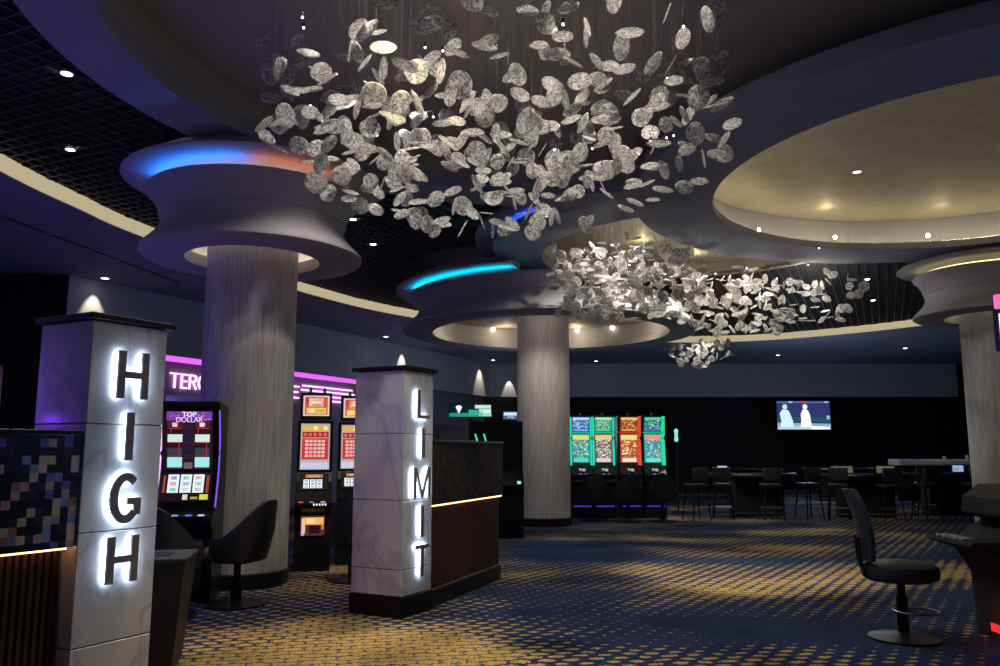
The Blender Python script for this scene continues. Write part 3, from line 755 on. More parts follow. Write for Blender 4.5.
# black end panel of that bank
bm = BM(); box(bm, -.05, .05, -.2, .4, 0, 2.12); bevelled(bm, .006, 1)
o = obj('end_panel', bm, black); o.location = (-2.78, 10.7, 0); o.rotation_euler = (0, 0, D(12)); tag(o, 'black upright end panel between the column and the red slot machines', 'panel')

# C: far bank with glowing edges
def slot_c(label, x, y, edge, edge_s, topc, midc, both=True, wide=.23):
    t = thing('slot_machine', label, 'slot machine', (x, y, 0), D(2), 'tall glowing slot machines behind the middle column')
    profile(t, 'cabinet', [(-.20, 0), (.36, 0), (.36, 2.24), (-.10, 2.28), (-.06, 2.2), (.02, 1.9), (.02, 1.30), (-.06, 1.12), (-.26, .96), (-.30, .80), (-.20, .72)], -.245, .245, black_gloss)
    def screen(n, z0, z1, y0, y1, pal, base):
        p = [(.0, .0, 1, 1, base, .7)]
        p = [(0.04, .80, .96, .96, pal[0], 1.0), (.10, .02, .90, .16, pal[1], .9)]
        for i in range(80):
            a = rnd.uniform(.05, .86); b = rnd.uniform(.16, .8)
            p.append((a, b, min(.95, a + rnd.uniform(.04, .13)), min(.84, b + rnd.uniform(.02, .06)), rnd.choice(pal), rnd.choice([.7, 1.0, 1.2])))
        p = [q for q in p]
        ov = []
        for k_, q in enumerate(p): ov.append(q)
        return scr(t, n, -wide + .03, wide - .03, z0, z1, y0, y1, ov[:3] + ov[3:], base, .7)
    screen('upper_screen', 1.92, 2.24, .0, -.10, topc[1:], topc[0])
    screen('main_screen', 1.22, 1.86, -.03, -.005, midc[1:], midc[0])
    for sx in ((-1, 1) if both else (1,)):
        bm = BM(); tube(bm, [(sx * (wide + .0), -.06 - .05 * abs(v - .5) * 2 + .05, 1.16 + 1.1 * v) for v in [i / 10 for i in range(11)]], .022 if both else .045, 8)
        obj('edge_light', bm, glow(edge, edge_s), t)
    bm = BM(); box(bm, -wide, wide, -.09, -.06, 1.87, 1.91); obj('edge_light', bm, glow(edge, edge_s * .6), t)
    d = deck(t, .46, -.38, .92, [(-.05, (.25, .15, 1.0), 1.2), (.06, (.2, .1, .9), .9)])
    scr(t, 'lower_display', -.08, .08, 1.02, 1.10, -.22, -.13, [(.1, .5, .4, .8, (.8, .7, .3), 1), (.5, .2, .9, .8, (.6, .6, .6), .8)], (.1, .1, .1), .6)
    bm = BM(); box(bm, -.2, .2, -.212, -.198, .25, .28); obj('kick_light', bm, glow((.10, .04, .5), .7), t)
    badge(t, 0, .1, 2.26)
    return t
G = (.02, .75, .50)
gt = [(.08, .35, .55), (.05, .7, .55), (.5, .85, .9), (.2, .4, .9), (.85, .9, .7)]
gm = [(.05, .45, .42), (.75, .75, .15), (.1, .8, .6), (.85, .85, .8), (.3, .5, .2), (.5, .3, .8)]
slot_c('green-edged slot machine half hidden by the middle column', 1.32, 18.75, G, 1.0, gt, gm)
slot_c('green-edged slot machine with blue top screen, right of the middle column', 1.83, 18.75, G, 1.0, [(.08, .22, .55), (.5, .7, .95), (.2, .4, .9), (.6, .8, .9), (.1, .3, .6)], gm)
slot_c('green-edged slot machine with green top screen, left of the red one', 2.34, 18.75, G, 1.0, [(.04, .45, .22), (.4, .85, .5), (.1, .7, .4), (.8, .5, .8)], [(.25, .2, .15), (.85, .6, .2), (.8, .7, .85), (.5, .5, .7), (.1, .7, .5), (.9, .8, .6)])
slot_c('orange and red glowing slot machine in the far bank', 2.92, 18.75, (.75, .09, .03), .9, [(.35, .08, .03), (.85, .55, .2), (.9, .35, .08), (.6, .2, .05)], [(.6, .12, .04), (.95, .7, .25), (.95, .85, .7), (.8, .3, .08), (.9, .5, .15)], False)
slot_c('teal dragon-green slot machine at the right end of the far bank', 3.46, 18.75, (.02, .75, .36), 1.0, [(.03, .25, .2), (.1, .7, .35), (.1, .15, .6), (.5, .8, .6)], [(.05, .5, .45), (.85, .3, .2), (.2, .85, .75), (.15, .3, .8), (.8, .85, .5)], False)
point((2.4, 18.0, 1.5), 5, (.1, .9, .6), .3)

# D: sliver of a blue edged machine at the left border
Dm = thing('slot_machine', 'dark slot machine with blue-white screen edges at the left border', 'slot machine', (-5.06, 7.6, 0), D(18))
profile(Dm, 'cabinet', [(-.2, 0), (.36, 0), (.36, 2.3), (-.05, 2.35), (0, 1.2), (-.26, .95), (-.28, .8), (-.2, .7)], -.3, .3, black_gloss)
bm = BM(); pts = [(-.25, 1.80), (.25, 1.80), (.27, 1.82), (.27, 2.31), (.25, 2.34), (-.25, 2.34)][:0] + [(-.25, 2.34), (.22, 2.34), (.26, 2.32), (.27, 2.28)]
tube(bm, [(x, -.02 - .1 * (z - 1.8), z) for x, z in pts], .01, 6); obj('edge_light', bm, glow((.35, .5, 1.0), 1.0), Dm)
scr(Dm, 'main_screen', -.25, .25, 1.30, 1.74, -.035, -.06, [(.1, .1, .9, .9, (.02, .03, .10), .5)], (.01, .01, .04), .5)

# E: machine at the right border with overhead sign
Em = thing('slot_machine', 'low black slot machine seen from its side at the right border', 'slot machine', (4.28, 6.75, 0), D(-92))
profile(Em, 'cabinet', [(-.32, 0), (.45, 0), (.45, 1.16), (.30, 1.22), (-.22, 1.22), (-.36, 1.12), (-.38, .98), (-.22, .93), (-.42, .80), (-.66, .80), (-.68, .76), (-.46, .69), (-.34, .5)], -.35, .35, black_wall, .02)
bm = BM()
for i in range(5): box(bm, -.22 + i * .09, -.16 + i * .09, -.66, -.56, .80, .815)
obj('button', bm, basic('pale_button', (.4, .42, .46), .3), Em)
bm = BM(); box(bm, -.12, .12, -.325, -.318, .06, .16); obj('base_light', bm, glow((1, .03, .03), 1.0), Em)
bm = BM(); tube(bm, [(-.36, -.2, 1.10), (-.36, .3, 1.08)], .006, 6); obj('chrome_strip', bm, steel, Em)
point((3.86, 6.7, .14), .5, (1, .05, .05), .03)
tp = thing('overhead_sign', 'tilted lit screen with pink corner above the right border machines', 'sign', (4.77, 6.95, .10), D(-60))
bm = BM(); tube(bm, [(0.1, .12, 1.13), (0.1, .12, 2.40)], .03, 10); tube(bm, [(0.1, .12, 2.40), (.1, .04, 2.5)], .03, 10); obj('post', bm, black_gloss, tp)
bm = BM(); box(bm, -.50, .50, -.05, .05, 2.28, 2.66); bevelled(bm, .012, 2); sf = obj('sign_frame', bm, basic('blue_frame', (.03, .03, .14), .4), tp)
scr(sf, 'sign_screen', -.44, .44, 2.32, 2.62, -.05, -.05, [(.1, .15, .9, .85, (.35, .5, .9), 1.0)], (.75, .82, 1.0), 1.0)
bm = BM(); box(bm, -.49, -.43, -.04, .0, 2.67, 2.80); bevelled(bm, .008, 1); obj('corner_light', bm, glow((.95, .18, .50), 1.0), tp)

# ------------------------------------------------------------------ chairs
def slot_chair(label, loc, rz, seat_m=vinyl, group='slot machine chairs on the left'):
    t = thing('slot_chair', label, 'chair', (*loc, 0), rz, group)
    # faces -y ; wraparound back
    bm = BM(); R = lathe(bm, [(.29, 0), (.29, .02), (.10, .045), (.05, .06)], 32); cap(bm, R[0], True); cap(bm, R[-1]); obj('base', bm, black_gloss, t, True)
    bm = BM(); cyl(bm, .035, .05, .42, 16); cyl(bm, .055, .05, .25, 16); obj('post', bm, black_gloss, t, True)
    bm = BM(); box(bm, -.20, .20, -.28, .17, .44, .56); bevelled(bm, .05, 4); obj('seat', bm, seat_m, t, True)
    bm = BM(); box(bm, -.16, .16, -.16, .16, .41, .45); obj('seat_plate', bm, black, t)
    bm = BM(); n = 22; rows = []
    for i in range(n + 1):
        a = D(-20) + D(220) * i / n
        q = math.sin(max(0, min(PI, (a))))
        top = .66 + .36 * max(0, q) ** 1.2
        lo = .44
        c, s_ = math.cos(a), math.sin(a)
        o_, i_ = .29, .245
        rows.append([bm.verts.new((c * o_, s_ * (o_ - .02), lo)), bm.verts.new((c * (o_ + .03), s_ * (o_ + .06), (lo + top) / 2)), bm.verts.new((c * (o_ + .0), s_ * (o_ + .10), top)), bm.verts.new((c * (i_ + .0), s_ * (i_ + .08), top - .005)), bm.verts.new((c * (i_ + .0), s_ * (i_ + .03), (lo + top) / 2)), bm.verts.new((c * i_, s_ * (i_ - .02), lo))])
    for A_, B_ in zip(rows, rows[1:]):
        for k in range(6): bm.faces.new((A_[k], A_[(k + 1) % 6], B_[(k + 1) % 6], B_[k]))
    bm.faces.new(rows[0][::-1]); bm.faces.new(rows[-1])
    obj('backrest', bm, vinyl, t, True)
    return t
slot_chair('dark barrel-back chair turned sideways against the near column', (-2.58, 8.30), D(-108), tan)
slot_chair('dark barrel-back chair seen from behind before the purple slot machine', (-3.05, 7.72), D(172))
slot_chair('dark barrel-back chair in front of the red reel machines', (-1.72, 9.85), D(190))
# stool at the right: thin curved back, round seat
S = thing('bar_stool', 'black pedestal stool with thin curved back at right foreground', 'stool', (3.24, 6.85, 0), D(-17))
bm = BM(); R = lathe(bm, [(.27, 0), (.27, .018), (.10, .04), (.045, .06)], 40); cap(bm, R[0], True); cap(bm, R[-1]); obj('base', bm, black_gloss, S, True)
bm = BM(); cyl(bm, .045, .05, .34, 18); cyl(bm, .032, .30, .47, 18); obj('post', bm, black_gloss, S, True)
bm = BM(); tube(bm, [(.17 * math.cos(a / 20 * 2 * PI) + .10, .15 * math.sin(a / 20 * 2 * PI), .22) for a in range(20)], .010, 8, True); tube(bm, [(0, 0, .22), (.10, 0, .22)], .01, 8); obj('footrest', bm, steel, S, True)
bm = BM(); lathe(bm, [(.01, .455), (.24, .455), (.285, .48), (.295, .53), (.285, .575), (.24, .60), (.01, .61)], 40); bmesh.ops.scale(bm, vec=(1.0, .92, 1), verts=bm.verts); obj('seat', bm, vinyl, S, True)
bm = BM()
rows = []
for i in range(13):
    v = i / 12; z = .62 + .56 * v; x = -.27 - .10 * v ** 1.6 + .02 * math.sin(v * PI); hw = .20 + .03 * math.sin(v * PI) - (.06 * max(0, v - .85) / .15)
    row = []
    for j in range(9):
        u = j / 8 * 2 - 1; row.append((x + .07 * u * u, u * hw, z))
    rows.append(row)
F = [[bm.verts.new(p) for p in r] for r in rows]; Bk = [[bm.verts.new((p[0] - .035, p[1], p[2])) for p in r] for r in rows]
for G_, fl in ((F, False), (Bk, True)):
    for i in range(12):
        for j in range(8): bm.faces.new((G_[i][j], G_[i][j + 1], G_[i + 1][j + 1], G_[i + 1][j]))
for i in range(12):
    bm.faces.new((F[i][0], F[i + 1][0], Bk[i + 1][0], Bk[i][0])); bm.faces.new((F[i][8], F[i + 1][8], Bk[i + 1][8], Bk[i][8]))
for j in range(8):
    bm.faces.new((F[0][j], F[0][j + 1], Bk[0][j + 1], Bk[0][j])); bm.faces.new((F[12][j], F[12][j + 1], Bk[12][j + 1], Bk[12][j]))
obj('backrest', bm, navy_vinyl, S, True)
for y in (-.1, .1):
    bm = BM(); tube(bm, [(-.12, y, .47), (-.27, y, .49), (-.30, y, .62), (-.31, y, .80)], .012, 8); obj('back_bracket', bm, black_gloss, S, True)

# far chairs in front of the glowing bank
def far_chair(label, x, y, rz):
    return slot_chair(label, (x, y), rz, vinyl, 'chairs at the far slot machines')
far_chair('dark chair in front of the red slot machine', 2.72, 17.75, D(188))
far_chair('dark chair in front of the rightmost far slot machine', 3.44, 17.7, D(170))
far_chair('dark chair in front of the green slot machines', 2.0, 17.95, D(180))

# tall dark stools by the gaming tables
def tall_stool():
    t = thing('bar_stool', '', 'stool')
    bm = BM(); box(bm, -.2, .2, -.2, .2, .70, .78); bevelled(bm, .03, 3); obj('seat', bm, vinyl, t, True)
    for sx in (-1, 1):
        for sy in (-1, 1):
            bm = BM(); tube(bm, [(sx * .15, sy * .15, .70), (sx * .22, sy * .22, 0)], [.02, .015], 8); obj('leg', bm, black_gloss, t)
    bm = BM(); tube(bm, [(sx * .193, sy * .193, .26) for sx, sy in ((-1, -1), (1, -1), (1, 1), (-1, 1))], .01, 6, True); obj('foot_ring', bm, steel, t)
    bm = BM(); box(bm, -.2, .2, .17, .22, .84, 1.12); bevelled(bm, .02, 3); tube(bm, [(-.15, .19, .72), (-.15, .195, .9)], .012, 6); tube(bm, [(.15, .19, .72), (.15, .195, .9)], .012, 6); obj('backrest', bm, vinyl, t, True)
    return t
proto = None
def place_stool(x, y, rz, label):
    global proto
    if proto is None: proto = tall_stool(); o = proto
    else: o = copy_tree(proto)
    o.location = (x, y, 0); o.rotation_euler = (0, 0, rz); o['label'] = label; o['group'] = 'tall stools at the gaming tables'
place_stool(4.25, 18.1, D(200), 'tall four-legged stool standing alone left of the gaming tables')
def gaming_table(x, y, rz, label, felt, idx):
    t = thing('gaming_table', label, 'gaming table', (x, y, 0), rz, 'dark gaming tables at the far right')
    prof = [(1.0 * math.cos(a), -1.0 * math.sin(a) * .85) for a in [PI * i / 20 for i in range(21)]]
    bm = BM(); prism(bm, prof[::-1], .86, .93, lambda u, v, k: (u, v, k)); bevelled(bm, .01, 1); obj('table_top', bm, felt, t)
    bm = BM(); tube(bm, [(1.02 * math.cos(PI * i / 20), -.87 * math.sin(PI * i / 20), .93) for i in range(21)], .05, 8); obj('armrest', bm, vinyl, t, True)
    bm = BM(); box(bm, -.6, .6, -.45, -.05, 0, .86); bevelled(bm, .02, 1); obj('table_base', bm, black, t)
    bm = BM(); box(bm, -.28, .28, -.10, .02, .93, .97); bevelled(bm, .006, 1); obj('chip_tray', bm, steel, t)
    bm = BM(); box(bm, -.66, .66, -.46, -.44, .06, .09); obj('foot_rail', bm, steel, t)
felt1 = basic('dark_felt', (.03, .045, .06), .9)
tabs = [(5.9, 19.6, 10, 'dark gaming table nearest the lit carpet'), (8.3, 19.2, -5, 'dark gaming table below the television'), (10.7, 20.2, 6, 'dark gaming table to the right of the television'),
        (12.6, 18.2, -12, 'gaming table before the bar counter'), (7.2, 24.4, 0, 'dark gaming table in the back row left of the television'), (10.2, 25.2, 0, 'dark gaming table in the back row right of the television')]
pl = ['left', 'middle', 'right']
for k, (x, y, a, lb) in enumerate(tabs):
    gaming_table(x, y, D(a), lb, felt1, k)
    if k < 4:
        for j, q in enumerate((-.95, 0, .95)):
            place_stool(x + q, y - 1.05 - .35 * (1 - abs(q)), D(180 + 18 * q), pl[j] + ' of three tall stools at the ' + lb)
# small lit items on the tables
def tray_light(x, y, w_, c, s, lb):
    t = thing('table_display', lb, 'display', (x, y, .93), 0, 'small lit displays on the gaming tables')
    bm = BM(); box(bm, -w_ / 2 - .02, w_ / 2 + .02, -.02, .05, 0, .03); obj('foot', bm, black, t)
    bm = BM(); box(bm, -w_ / 2 - .015, w_ / 2 + .015, -.012, .02, .03, .22); obj('housing', bm, black, t)
    scr(t, 'display_screen', -w_ / 2, w_ / 2, .05, .20, -.012, -.012, [(.1, .2, .6, .6, c, s * .7)], c, s, .004)
tray_light(5.2, 19.45, .22, (.55, .65, .95), .9, 'small bluish lit display left of the gaming tables')
tray_light(7.85, 19.1, .5, (.30, .30, .22), .35, 'dim greenish display below the left part of the television')
tray_light(8.85, 19.1, .4, (.34, .33, .20), .35, 'dim greenish display below the right part of the television')
tray_light(11.1, 20.15, .26, (.30, .55, .85), .8, 'small blue lit display near the pale bar counter')

# pale bar counter at the far right
t = thing('bar_counter', 'long pale bar counter at the far right in front of the column', 'bar counter', (12.0, 25.0, 0))
bm = BM(); box(bm, 0, 4.2, 0, .7, 1.03, 1.22); bevelled(bm, .05, 3); obj('counter_top', bm, basic('pale_stone', (.60, .60, .58), .4), t, True)
bm = BM(); box(bm, .2, 4.1, .12, .6, 0, 1.03); obj('counter_body', bm, black, t)
for i, (x, h) in enumerate(((1.55, .10), (2.25, .13), (2.45, .09), (2.62, .12))):
    bm = BM(); R = lathe(bm, [(.03, 0), (.05, .02), (.055, h * .7), (.02, h)], 12); cap(bm, R[0], True); cap(bm, R[-1])
    o = obj('jar', bm, basic('pale_glass', (.55, .56, .58), .3)); o.location = (12.0 + x, 25.3, 1.22); tag(o, ['single small pale jar at the left of the bar counter top', 'leftmost of three clustered pale jars on the bar counter', 'middle of three clustered pale jars on the bar counter', 'rightmost of three clustered pale jars on the bar counter'][i], 'jar', 'small jars on the bar counter')
spot((13.5, 23.5, 4.8), (13.5, 25, 1.2), 60, (.9, .92, 1), 34, .8)

# television with two seated white figures on its picture
tv = thing('television', 'wide wall television showing two figures dressed in white', 'television', (11.80, 32.0, 0))
bm = BM(); tube(bm, [(0, .12, 3.40), (0, .12, 3.58)], .04, 10); obj('mount', bm, black, tv)
bm = BM(); box(bm, -1.08, 1.08, 0, .08, 2.24, 3.44); bevelled(bm, .01, 1); obj('tv_frame', bm, black_gloss, tv)
def blob(pts, c, s): return (pts, c, s)
bm = BM(); mats = [glow((.035, .05, .20), .8)]
W_, H_, X0, Z0 = 2.06, 1.10, -1.03, 2.29
def tvp(poly, c, s, k):
    mats.append(glow(c, s)); prism(bm, poly, -.002 * k, -.002 * k - .001, lambda u, v, h: (X0 + W_ * u, -.004 + h, Z0 + H_ * v), len(mats) - 1)
prism(bm, [(0, 0), (1, 0), (1, 1), (0, 1)], 0, -.004, lambda u, v, h: (X0 + W_ * u, h, Z0 + H_ * v), 0)
tvp([(0, 0), (1, 0), (1, .20), (0, .24)], (.30, .50, .75), .9, 1)
tvp([(.0, .26), (1, .26), (1, .42), (.0, .42)], (.02, .12, .16), .8, 1)
tvp([(.0, .93), (1, .93), (1, .98), (0, .98)], (.15, .18, .5), .8, 1)
tvp([(.62, 0), (.98, 0), (.98, .09), (.62, .12)], (.85, .95, 1), 1.1, 2)
tvp([(.0, .0), (.7, .0), (.55, .12), (.0, .10)], (.55, .75, .85), .9, 2)
def figure(cx, w1, col, k, lean):
    body = [(cx - w1, .08), (cx + w1 * 1.15, .08), (cx + w1 * 1.0, .30), (cx + w1 * .85 + lean, .52), (cx + w1 * .5 + lean, .68), (cx - w1 * .45 + lean, .70), (cx - w1 * .85 + lean, .55), (cx - w1 * .8, .3)]
    tvp(body, col, 1.1, k)
    tvp([(cx + lean + .045 * math.cos(a), .79 + .095 * math.sin(a)) for a in [2 * PI * i / 14 for i in range(14)]], col, 1.0, k)
figure(.17, .12, (.60, .85, .90), 3, -.02); figure(.53, .10, (.95, .98, 1.0), 4, .0)
tvp([(.46, .92), (.54, .92), (.54, .99), (.46, .99)], (.7, .05, .08), .9, 5)
tvp([(.22, .94), (.30, .94), (.30, .98), (.22, .98)], (.6, .8, .8), .9, 5); tvp([(.90, .94), (.97, .94), (.97, .98), (.90, .98)], (.6, .8, .9), .9, 5)
tvp([(.93, .36), (.99, .36), (.99, .48), (.93, .48)], (.4, .6, .7), .9, 5)
bmesh.ops.recalc_face_normals(bm, faces=bm.faces)
o = obj('tv_picture', bm, None, tv, mats=mats)
# small vertical green lamp
t = thing('wall_lamp', 'small green-white glowing upright lamp right of the far slot machines', 'lamp', (4.35, 20.4, 0))
bm = BM(); tube(bm, [(0, 0, 1.70), (0, 0, 1.74), (0, 0, 1.98), (.01, 0, 2.02)], [.02, .055, .055, .02], 12); obj('lamp_shade', bm, glow((.35, .95, .75), .9), t)
bm = BM(); cyl(bm, .02, .02, 1.70, 10); cyl(bm, .15, 0, .03, 20); obj('stand', bm, black_wall, t)

# display sign on a pole behind the LIMIT partition
t = thing('display_sign', 'green and black digital display sign on a thin pole behind the LIMIT partition', 'sign', (-.50, 14.0, 0), D(4))
bm = BM(); cyl(bm, .025, .02, 2.05, 12); cyl(bm, .2, 0, .03, 24); obj('pole', bm, black, t)
bm = BM(); box(bm, -.37, .37, 0, .06, 2.05, 2.28); bevelled(bm, .006, 1); fr = obj('frame', bm, black_gloss, t)
p = [(0, 0, 1, .30, (.02, .35, .25), .9), (.45, .1, .80, .55, (.03, .5, .35), .9), (.70, .05, .98, .62, (.55, .85, .75), 1.1), (.60, .66, .98, .95, (.45, .75, .65), 1.0)]
for i in range(5): p.append((.62, .70 + .045 * i, .9 + .05 * (i % 2), .72 + .045 * i, (.85, .95, .9), 1.1))
s = scr(fr, 'sign_screen', -.36, .36, 2.06, 2.27, 0, 0, p, (.004, .02, .02), .8)
bm = BM(); prism(bm, [(-.055, .06), (-.03, .09), (.03, .09), (.055, .06), (0, -.05)], -.016, -.019, lambda u, v, k: (-.20 + u, k, 2.16 + v)); prism(bm, [(-.02, .05), (.02, .05), (0, .0)], -.019, -.021, lambda u, v, k: (-.20 + u, k, 2.165 + v))
obj('emblem', bm, glow((.9, .85, .85), 1.2), s)
t = thing('display_sign', 'small bluish digital sign just left of the middle column', 'sign', (.22, 17.6, 0))
bm = BM(); cyl(bm, .02, .02, 2.18, 12); cyl(bm, .16, 0, .03, 20); obj('pole', bm, black, t)
bm = BM(); box(bm, -.16, .16, 0, .05, 2.14, 2.32); fr = obj('frame', bm, black_gloss, t)
scr(fr, 'sign_screen', -.15, .15, 2.15, 2.31, 0, 0, [(.05, .5, .95, .9, (.55, .75, 1.0), 1.1), (.3, .1, .75, .45, (.3, .45, .7), .9)], (.10, .16, .30), .8)
# dark cabinet with green slanted glints, grey wall block behind the LIMIT partition
t = thing('service_desk', 'grey panelled service desk behind the LIMIT partition', 'desk', (-.98, 13.2, 0), D(4))
bm = BM(); box(bm, -.55, .45, 0, .5, 0, 1.88); bevelled(bm, .006, 1); obj('desk_body', bm, basic('grey_laminate', (.20, .21, .23), .6), t)
bm = BM(); box(bm, -.57, .47, -.02, .52, 1.88, 1.92); obj('desk_top', bm, dark_metal, t)
bm = BM(); box(bm, -.01, .0, -.004, 0, .1, 1.86); box(bm, -.55, .45, -.004, 0, 1.45, 1.455); obj('panel_joint', bm, black, t)
t = thing('slot_machine', 'dark slot machine with two slanted green light bars behind the LIMIT partition', 'slot machine', (-.02, 14.6, 0), D(4))
profile(t, 'cabinet', [(-.2, 0), (.4, 0), (.4, 2.0), (-.05, 2.0), (0, 1.2), (-.26, .9), (-.2, .7)], -.5, .42, black_gloss)
for x in (-.42, -.27):
    bm = BM(); tube(bm, [(x, -.05, 1.78), (x + .05, -.05, 1.62)], .014, 8); obj('light_bar', bm, glow((.05, .8, .4), 1.1), t)
bm = BM(); box(bm, .30, .36, -.30, -.26, .92, .97); obj('button', bm, glow((.3, .9, .6), 1.0), t)

# black waste bin beside the HIGH pillar
t = thing('waste_bin', 'black tapered bin with glossy rim right of the HIGH pillar', 'bin', (-2.50, 6.02, 0), D(12))
bm = BM()
a = [(-.22, -.22), (.22, -.22), (.22, .22), (-.22, .22)]; R = []
for z_, k in ((0, 1.0), (.73, 1.28)): R.append([bm.verts.new((x * k, y * k, z_)) for x, y in a])
for i in range(4): bm.faces.new((R[0][i], R[0][(i + 1) % 4], R[1][(i + 1) % 4], R[1][i]))
bm.faces.new(R[0][::-1]); bm.faces.new(R[1]); bevelled(bm, .01, 2); obj('bin_body', bm, black, t)
bm = BM(); box(bm, -.295, .295, -.295, .295, .73, .76); bevelled(bm, .008, 2); obj('rim', bm, basic('rim_gloss', (.012, .012, .02), .4), t)
bm = BM(); box(bm, -.15, .15, -.10, .10, .756, .764); obj('opening', bm, black, t)

# neon sign on the left wall
ns = thing('neon_sign', 'pink neon wall sign reading TERC and E with horizontal bars', 'sign', tuple(WL), WA)
NEON = glow((1.0, .42, 1.0), 2.6)
def nl(ch, s0, w_): 
    return letter(ch, s0, 2.89, w_, .34, .034, ns, NEON, None, .44, .48)
for ch, s0, w_ in (('T', 3.00, .27), ('E', 3.32, .18), ('R', 3.56, .23), ('C', 3.83, .28)): nl(ch, s0, w_)
nl('E', 7.15, .30)
for i, (s0, s1, z_) in enumerate(((7.60, 9.9, 3.26), (7.55, 10.0, 3.14), (7.60, 10.4, 3.01), (8.9, 10.35, 2.89))):
    bm = BM(); tube(bm, [(s0, .46, z_), (s1, .46, z_)], .022, 8); obj('light_bar', bm, NEON, ns)
bm = BM(); box(bm, .1, 9.6, .04, .12, 3.43, 3.545)
o = obj('neon_strip_light', bm, glow((.80, .14, .95), 1.1)); o.location = WL; o.rotation_euler = (0, 0, WA); tag(o, 'long magenta strip light under the left bulkhead above the neon sign', 'light strip')

# ------------------------------------------------------------------ chandeliers
def disc_mesh(seed, r=1.0, th=.10):
    rr = random.Random(seed); bm = BM(); n = 18
    ph = rr.uniform(0, 6); el = rr.uniform(.82, 1.0); egg = rr.uniform(.05, .16)
    def ring(k, z):
        out = []
        for i in range(n):
            a = 2 * PI * i / n
            q = k * r * (1 + egg * math.cos(a) * .8 + .02 * math.sin(3 * a + ph))
            out.append(bm.verts.new((q * math.cos(a), q * el * math.sin(a), z)))
        return out
    Rr = [ring(.55, -th * .5), ring(.92, -th * .42), ring(1.0, 0), ring(.92, th * .42), ring(.55, th * .5)]
    for A_, B_ in zip(Rr, Rr[1:]):
        for i in range(n): bm.faces.new((A_[i], A_[(i + 1) % n], B_[(i + 1) % n], B_[i]))
    bm.faces.new(Rr[0][::-1]); bm.faces.new(Rr[-1])
    return bm
def chandelier(name_label, base, ceil_z, pos, size, bulbs, seed):
    rr = random.Random(seed)
    t = thing('chandelier', name_label, 'chandelier', (base[0], base[1], ceil_z))
    protos = []
    for k in range(4):
        bm = disc_mesh(seed + k, 1.0, .12); bmesh.ops.scale(bm, vec=(size,) * 3, verts=bm.verts); me = bpy.data.meshes.new('glass_disc'); bm.to_mesh(me); bm.free(); me.materials.append(glass)
        for p in me.polygons: p.use_smooth = True
        protos.append(me)
    items = []
    for p in pos:
        s = rr.uniform(.84, 1.18)
        # loosely flat lying to facing
        tilt = rr.choice([rr.uniform(0, .5), rr.uniform(.3, 1.3), rr.uniform(1.0, 1.57)]); az = rr.uniform(0, 2 * PI)
        q = Matrix.Rotation(az, 4, 'Z') @ Matrix.Rotation(tilt, 4, 'X') @ Matrix.Rotation(rr.uniform(0, 6), 4, 'Z')
        items.append((p, s, q, rr.randrange(4)))
    items.sort(key=lambda i: (i[0] - Vector((0, 0, 1.5))).length)
    off = Vector((base[0], base[1], ceil_z))
    for (p, s, q, k) in items[:100]:
        o = bpy.data.objects.new('glass_disc', protos[k]); COL.objects.link(o); o.parent = t
        o.matrix_local = Matrix.Translation(p - off) @ q @ Matrix.Scale(s, 4)
    if len(items) > 100:
        bm = BM()
        for (p, s, q, k) in items[100:]:
            b2 = BM(); b2.from_mesh(protos[k]); b2.transform(Matrix.Translation(p - off) @ q @ Matrix.Scale(s, 4))
            me = bpy.data.meshes.new('tmp'); b2.to_mesh(me); b2.free(); bm.from_mesh(me); bpy.data.meshes.remove(me)
        me = bpy.data.meshes.new('glass_discs'); bm.to_mesh(me); bm.free(); me.materials.append(glass)
        for p in me.polygons: p.use_smooth = True
        o = bpy.data.objects.new('glass_discs', me); COL.objects.link(o); o.parent = t; o['kind'] = 'stuff'
    bm = BM()
    for (p, s, q, k) in items:
        a = p - off
        tube(bm, [(a.x, a.y, a.z + .02), (a.x, a.y, -.005)], .0006, 3)
    o = obj('suspension_wires', bm, basic('wire', (.02, .02, .02), .6), t); o['kind'] = 'stuff'
    for b in bulbs:
        bm = BM(); bmesh.ops.create_uvsphere(bm, u_segments=10, v_segments=6, radius=.010 * size / .1); o = obj('led_bulb', bm, glow((1, .93, .80), 10), t); o.location = Vector(b) - off
        bm = BM(); R = lathe(bm, [(.006, .008), (.009, .012), (.009, .04), (.003, .045)], 8); cap(bm, R[0], True); cap(bm, R[-1]); obj('bulb_socket', bm, black, o)
    return t
def scatter(n, seed, sampler, dmin):
    rr = random.Random(seed); out = []; tries = 0
    while len(out) < n and tries < 60000:
        tries += 1
        p = sampler(rr)
        if p is None: continue
        if all((p - q).length > dmin for q in out): out.append(p)
    return out
def s1(rr):
    a = rr.uniform(0, 2 * PI); r = math.sqrt(rr.uniform(0, 1))
    x, y = r * math.cos(a), r * math.sin(a)
    lo = 3.42 + .50 * r ** 2.2 ; hi = 4.92
    X = -.02 + 1.98 * x; Y = 6.75 + 1.95 * y
    Z = rr.uniform(lo, hi)
    for q in ((-1.3, 5.6), (.9, 5.5), (-1.2, 7.9), (1.1, 7.9), (-.1, 6.8), (-.6, 5.4), (-.45, 5.65)):
        if Z > 4.45 and math.hypot(X - q[0], Y - q[1]) < .34: return None
    return Vector((X, Y, Z))
pos1 = scatter(470, 11, s1, .16)
rb = random.Random(5)
bul1 = [(0.02 + 1.7 * rb.uniform(-1, 1), 6.3 + 1.6 * rb.uniform(-1, 1), rb.uniform(4.3, 4.9)) for _ in range(26)]
chandelier('large near chandelier of crackled glass discs hanging in the dark dome', (.05, 6.35), 5.34, pos1, .085, bul1, 21)
for x, y, p_ in ((-1.3, 5.6, 140), (.9, 5.5, 140), (-1.2, 7.9, 165), (1.1, 7.9, 165), (-.1, 6.8, 130)): spot((x, y, 5.28), (x * .8, y, 0), p_, CREAM, 112, .5, .05)
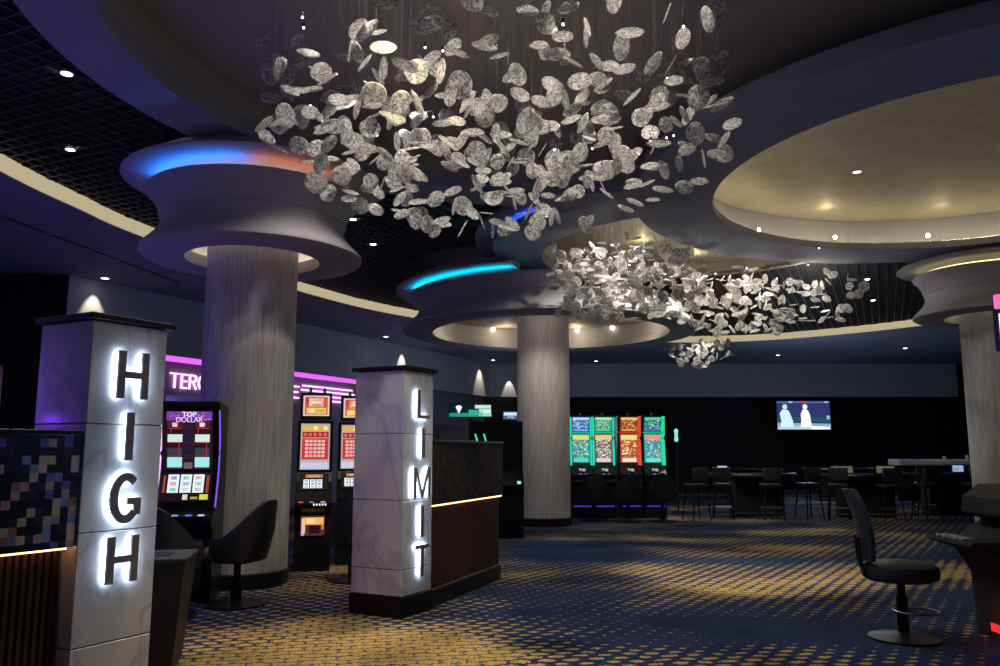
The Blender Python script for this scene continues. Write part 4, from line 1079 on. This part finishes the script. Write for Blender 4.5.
point((0, 5.4, 3.3), 9, CREAM, .2)
def s2(rr):
    a = rr.uniform(0, 2 * PI); r = math.sqrt(rr.uniform(0, 1))
    x, y = r * math.cos(a), r * math.sin(a)
    if rr.random() < .24:
        X = 2.0 + 1.3 * x; Y = 12.9 + .95 * y; Z = rr.uniform(3.58 + .15 * r * r, 4.75)
        return None if ind((X, Y), C2, 4.5) and Z > 4.6 else Vector((X, Y, Z))
    X = 3.75 + 2.95 * x; Y = 14.3 + 2.3 * y
    Z = rr.uniform(3.62 + .22 * r * r, 4.74)
    if ind((X, Y), C2, 4.62): return None
    if ind((X, Y), B2, 3.2) and Z < 4.48: return None
    if X < 1.6 and Z < 3.7: return None
    return Vector((X, Y, Z))
pos2 = scatter(640, 12, s2, .125)
bul2 = [(3.5 + 2.2 * rb.uniform(-1, 1), 14.5 + 1.9 * rb.uniform(-1, 1), rb.uniform(4.4, 4.7)) for _ in range(12)]
chandelier('far chandelier of dense glass discs beyond the gold dome', (3.55, 14.0), 5.30, pos2, .090, bul2, 31)
for x, y, p_ in ((1.7, 13.0, 170), (2.9, 14.2, 190), (4.2, 15.0, 190), (4.9, 15.8, 150)): spot((x, y, 5.2), (x, y, 0), p_, CREAM, 130, .5, .05)
for x, y, z_, p_ in ((5.9, 15.2, 4.75, 22), (1.7, 12.7, 4.2, 12), (3.2, 14.0, 4.2, 12), (4.8, 14.7, 4.2, 12), (6.0, 14.9, 4.2, 10)): point((x, y, z_), p_, CREAM, .05)
def s3(rr):
    a = rr.uniform(0, 2 * PI); r = math.sqrt(rr.uniform(0, 1))
    return Vector((4.9 + .82 * r * math.cos(a), 20 + .82 * r * math.sin(a), rr.uniform(3.50 + .25 * r * r, 4.12)))
chandelier('small farthest cluster chandelier of glass discs above the gaming tables', (4.9, 20), 5.74, scatter(70, 13, s3, .13), .095, [], 41)
spot((4.9, 19.9, 5.0), (4.9, 20, 0), 260, CREAM, 70, .5, .05); point((4.9, 20, 3.9), 7, CREAM, .05)
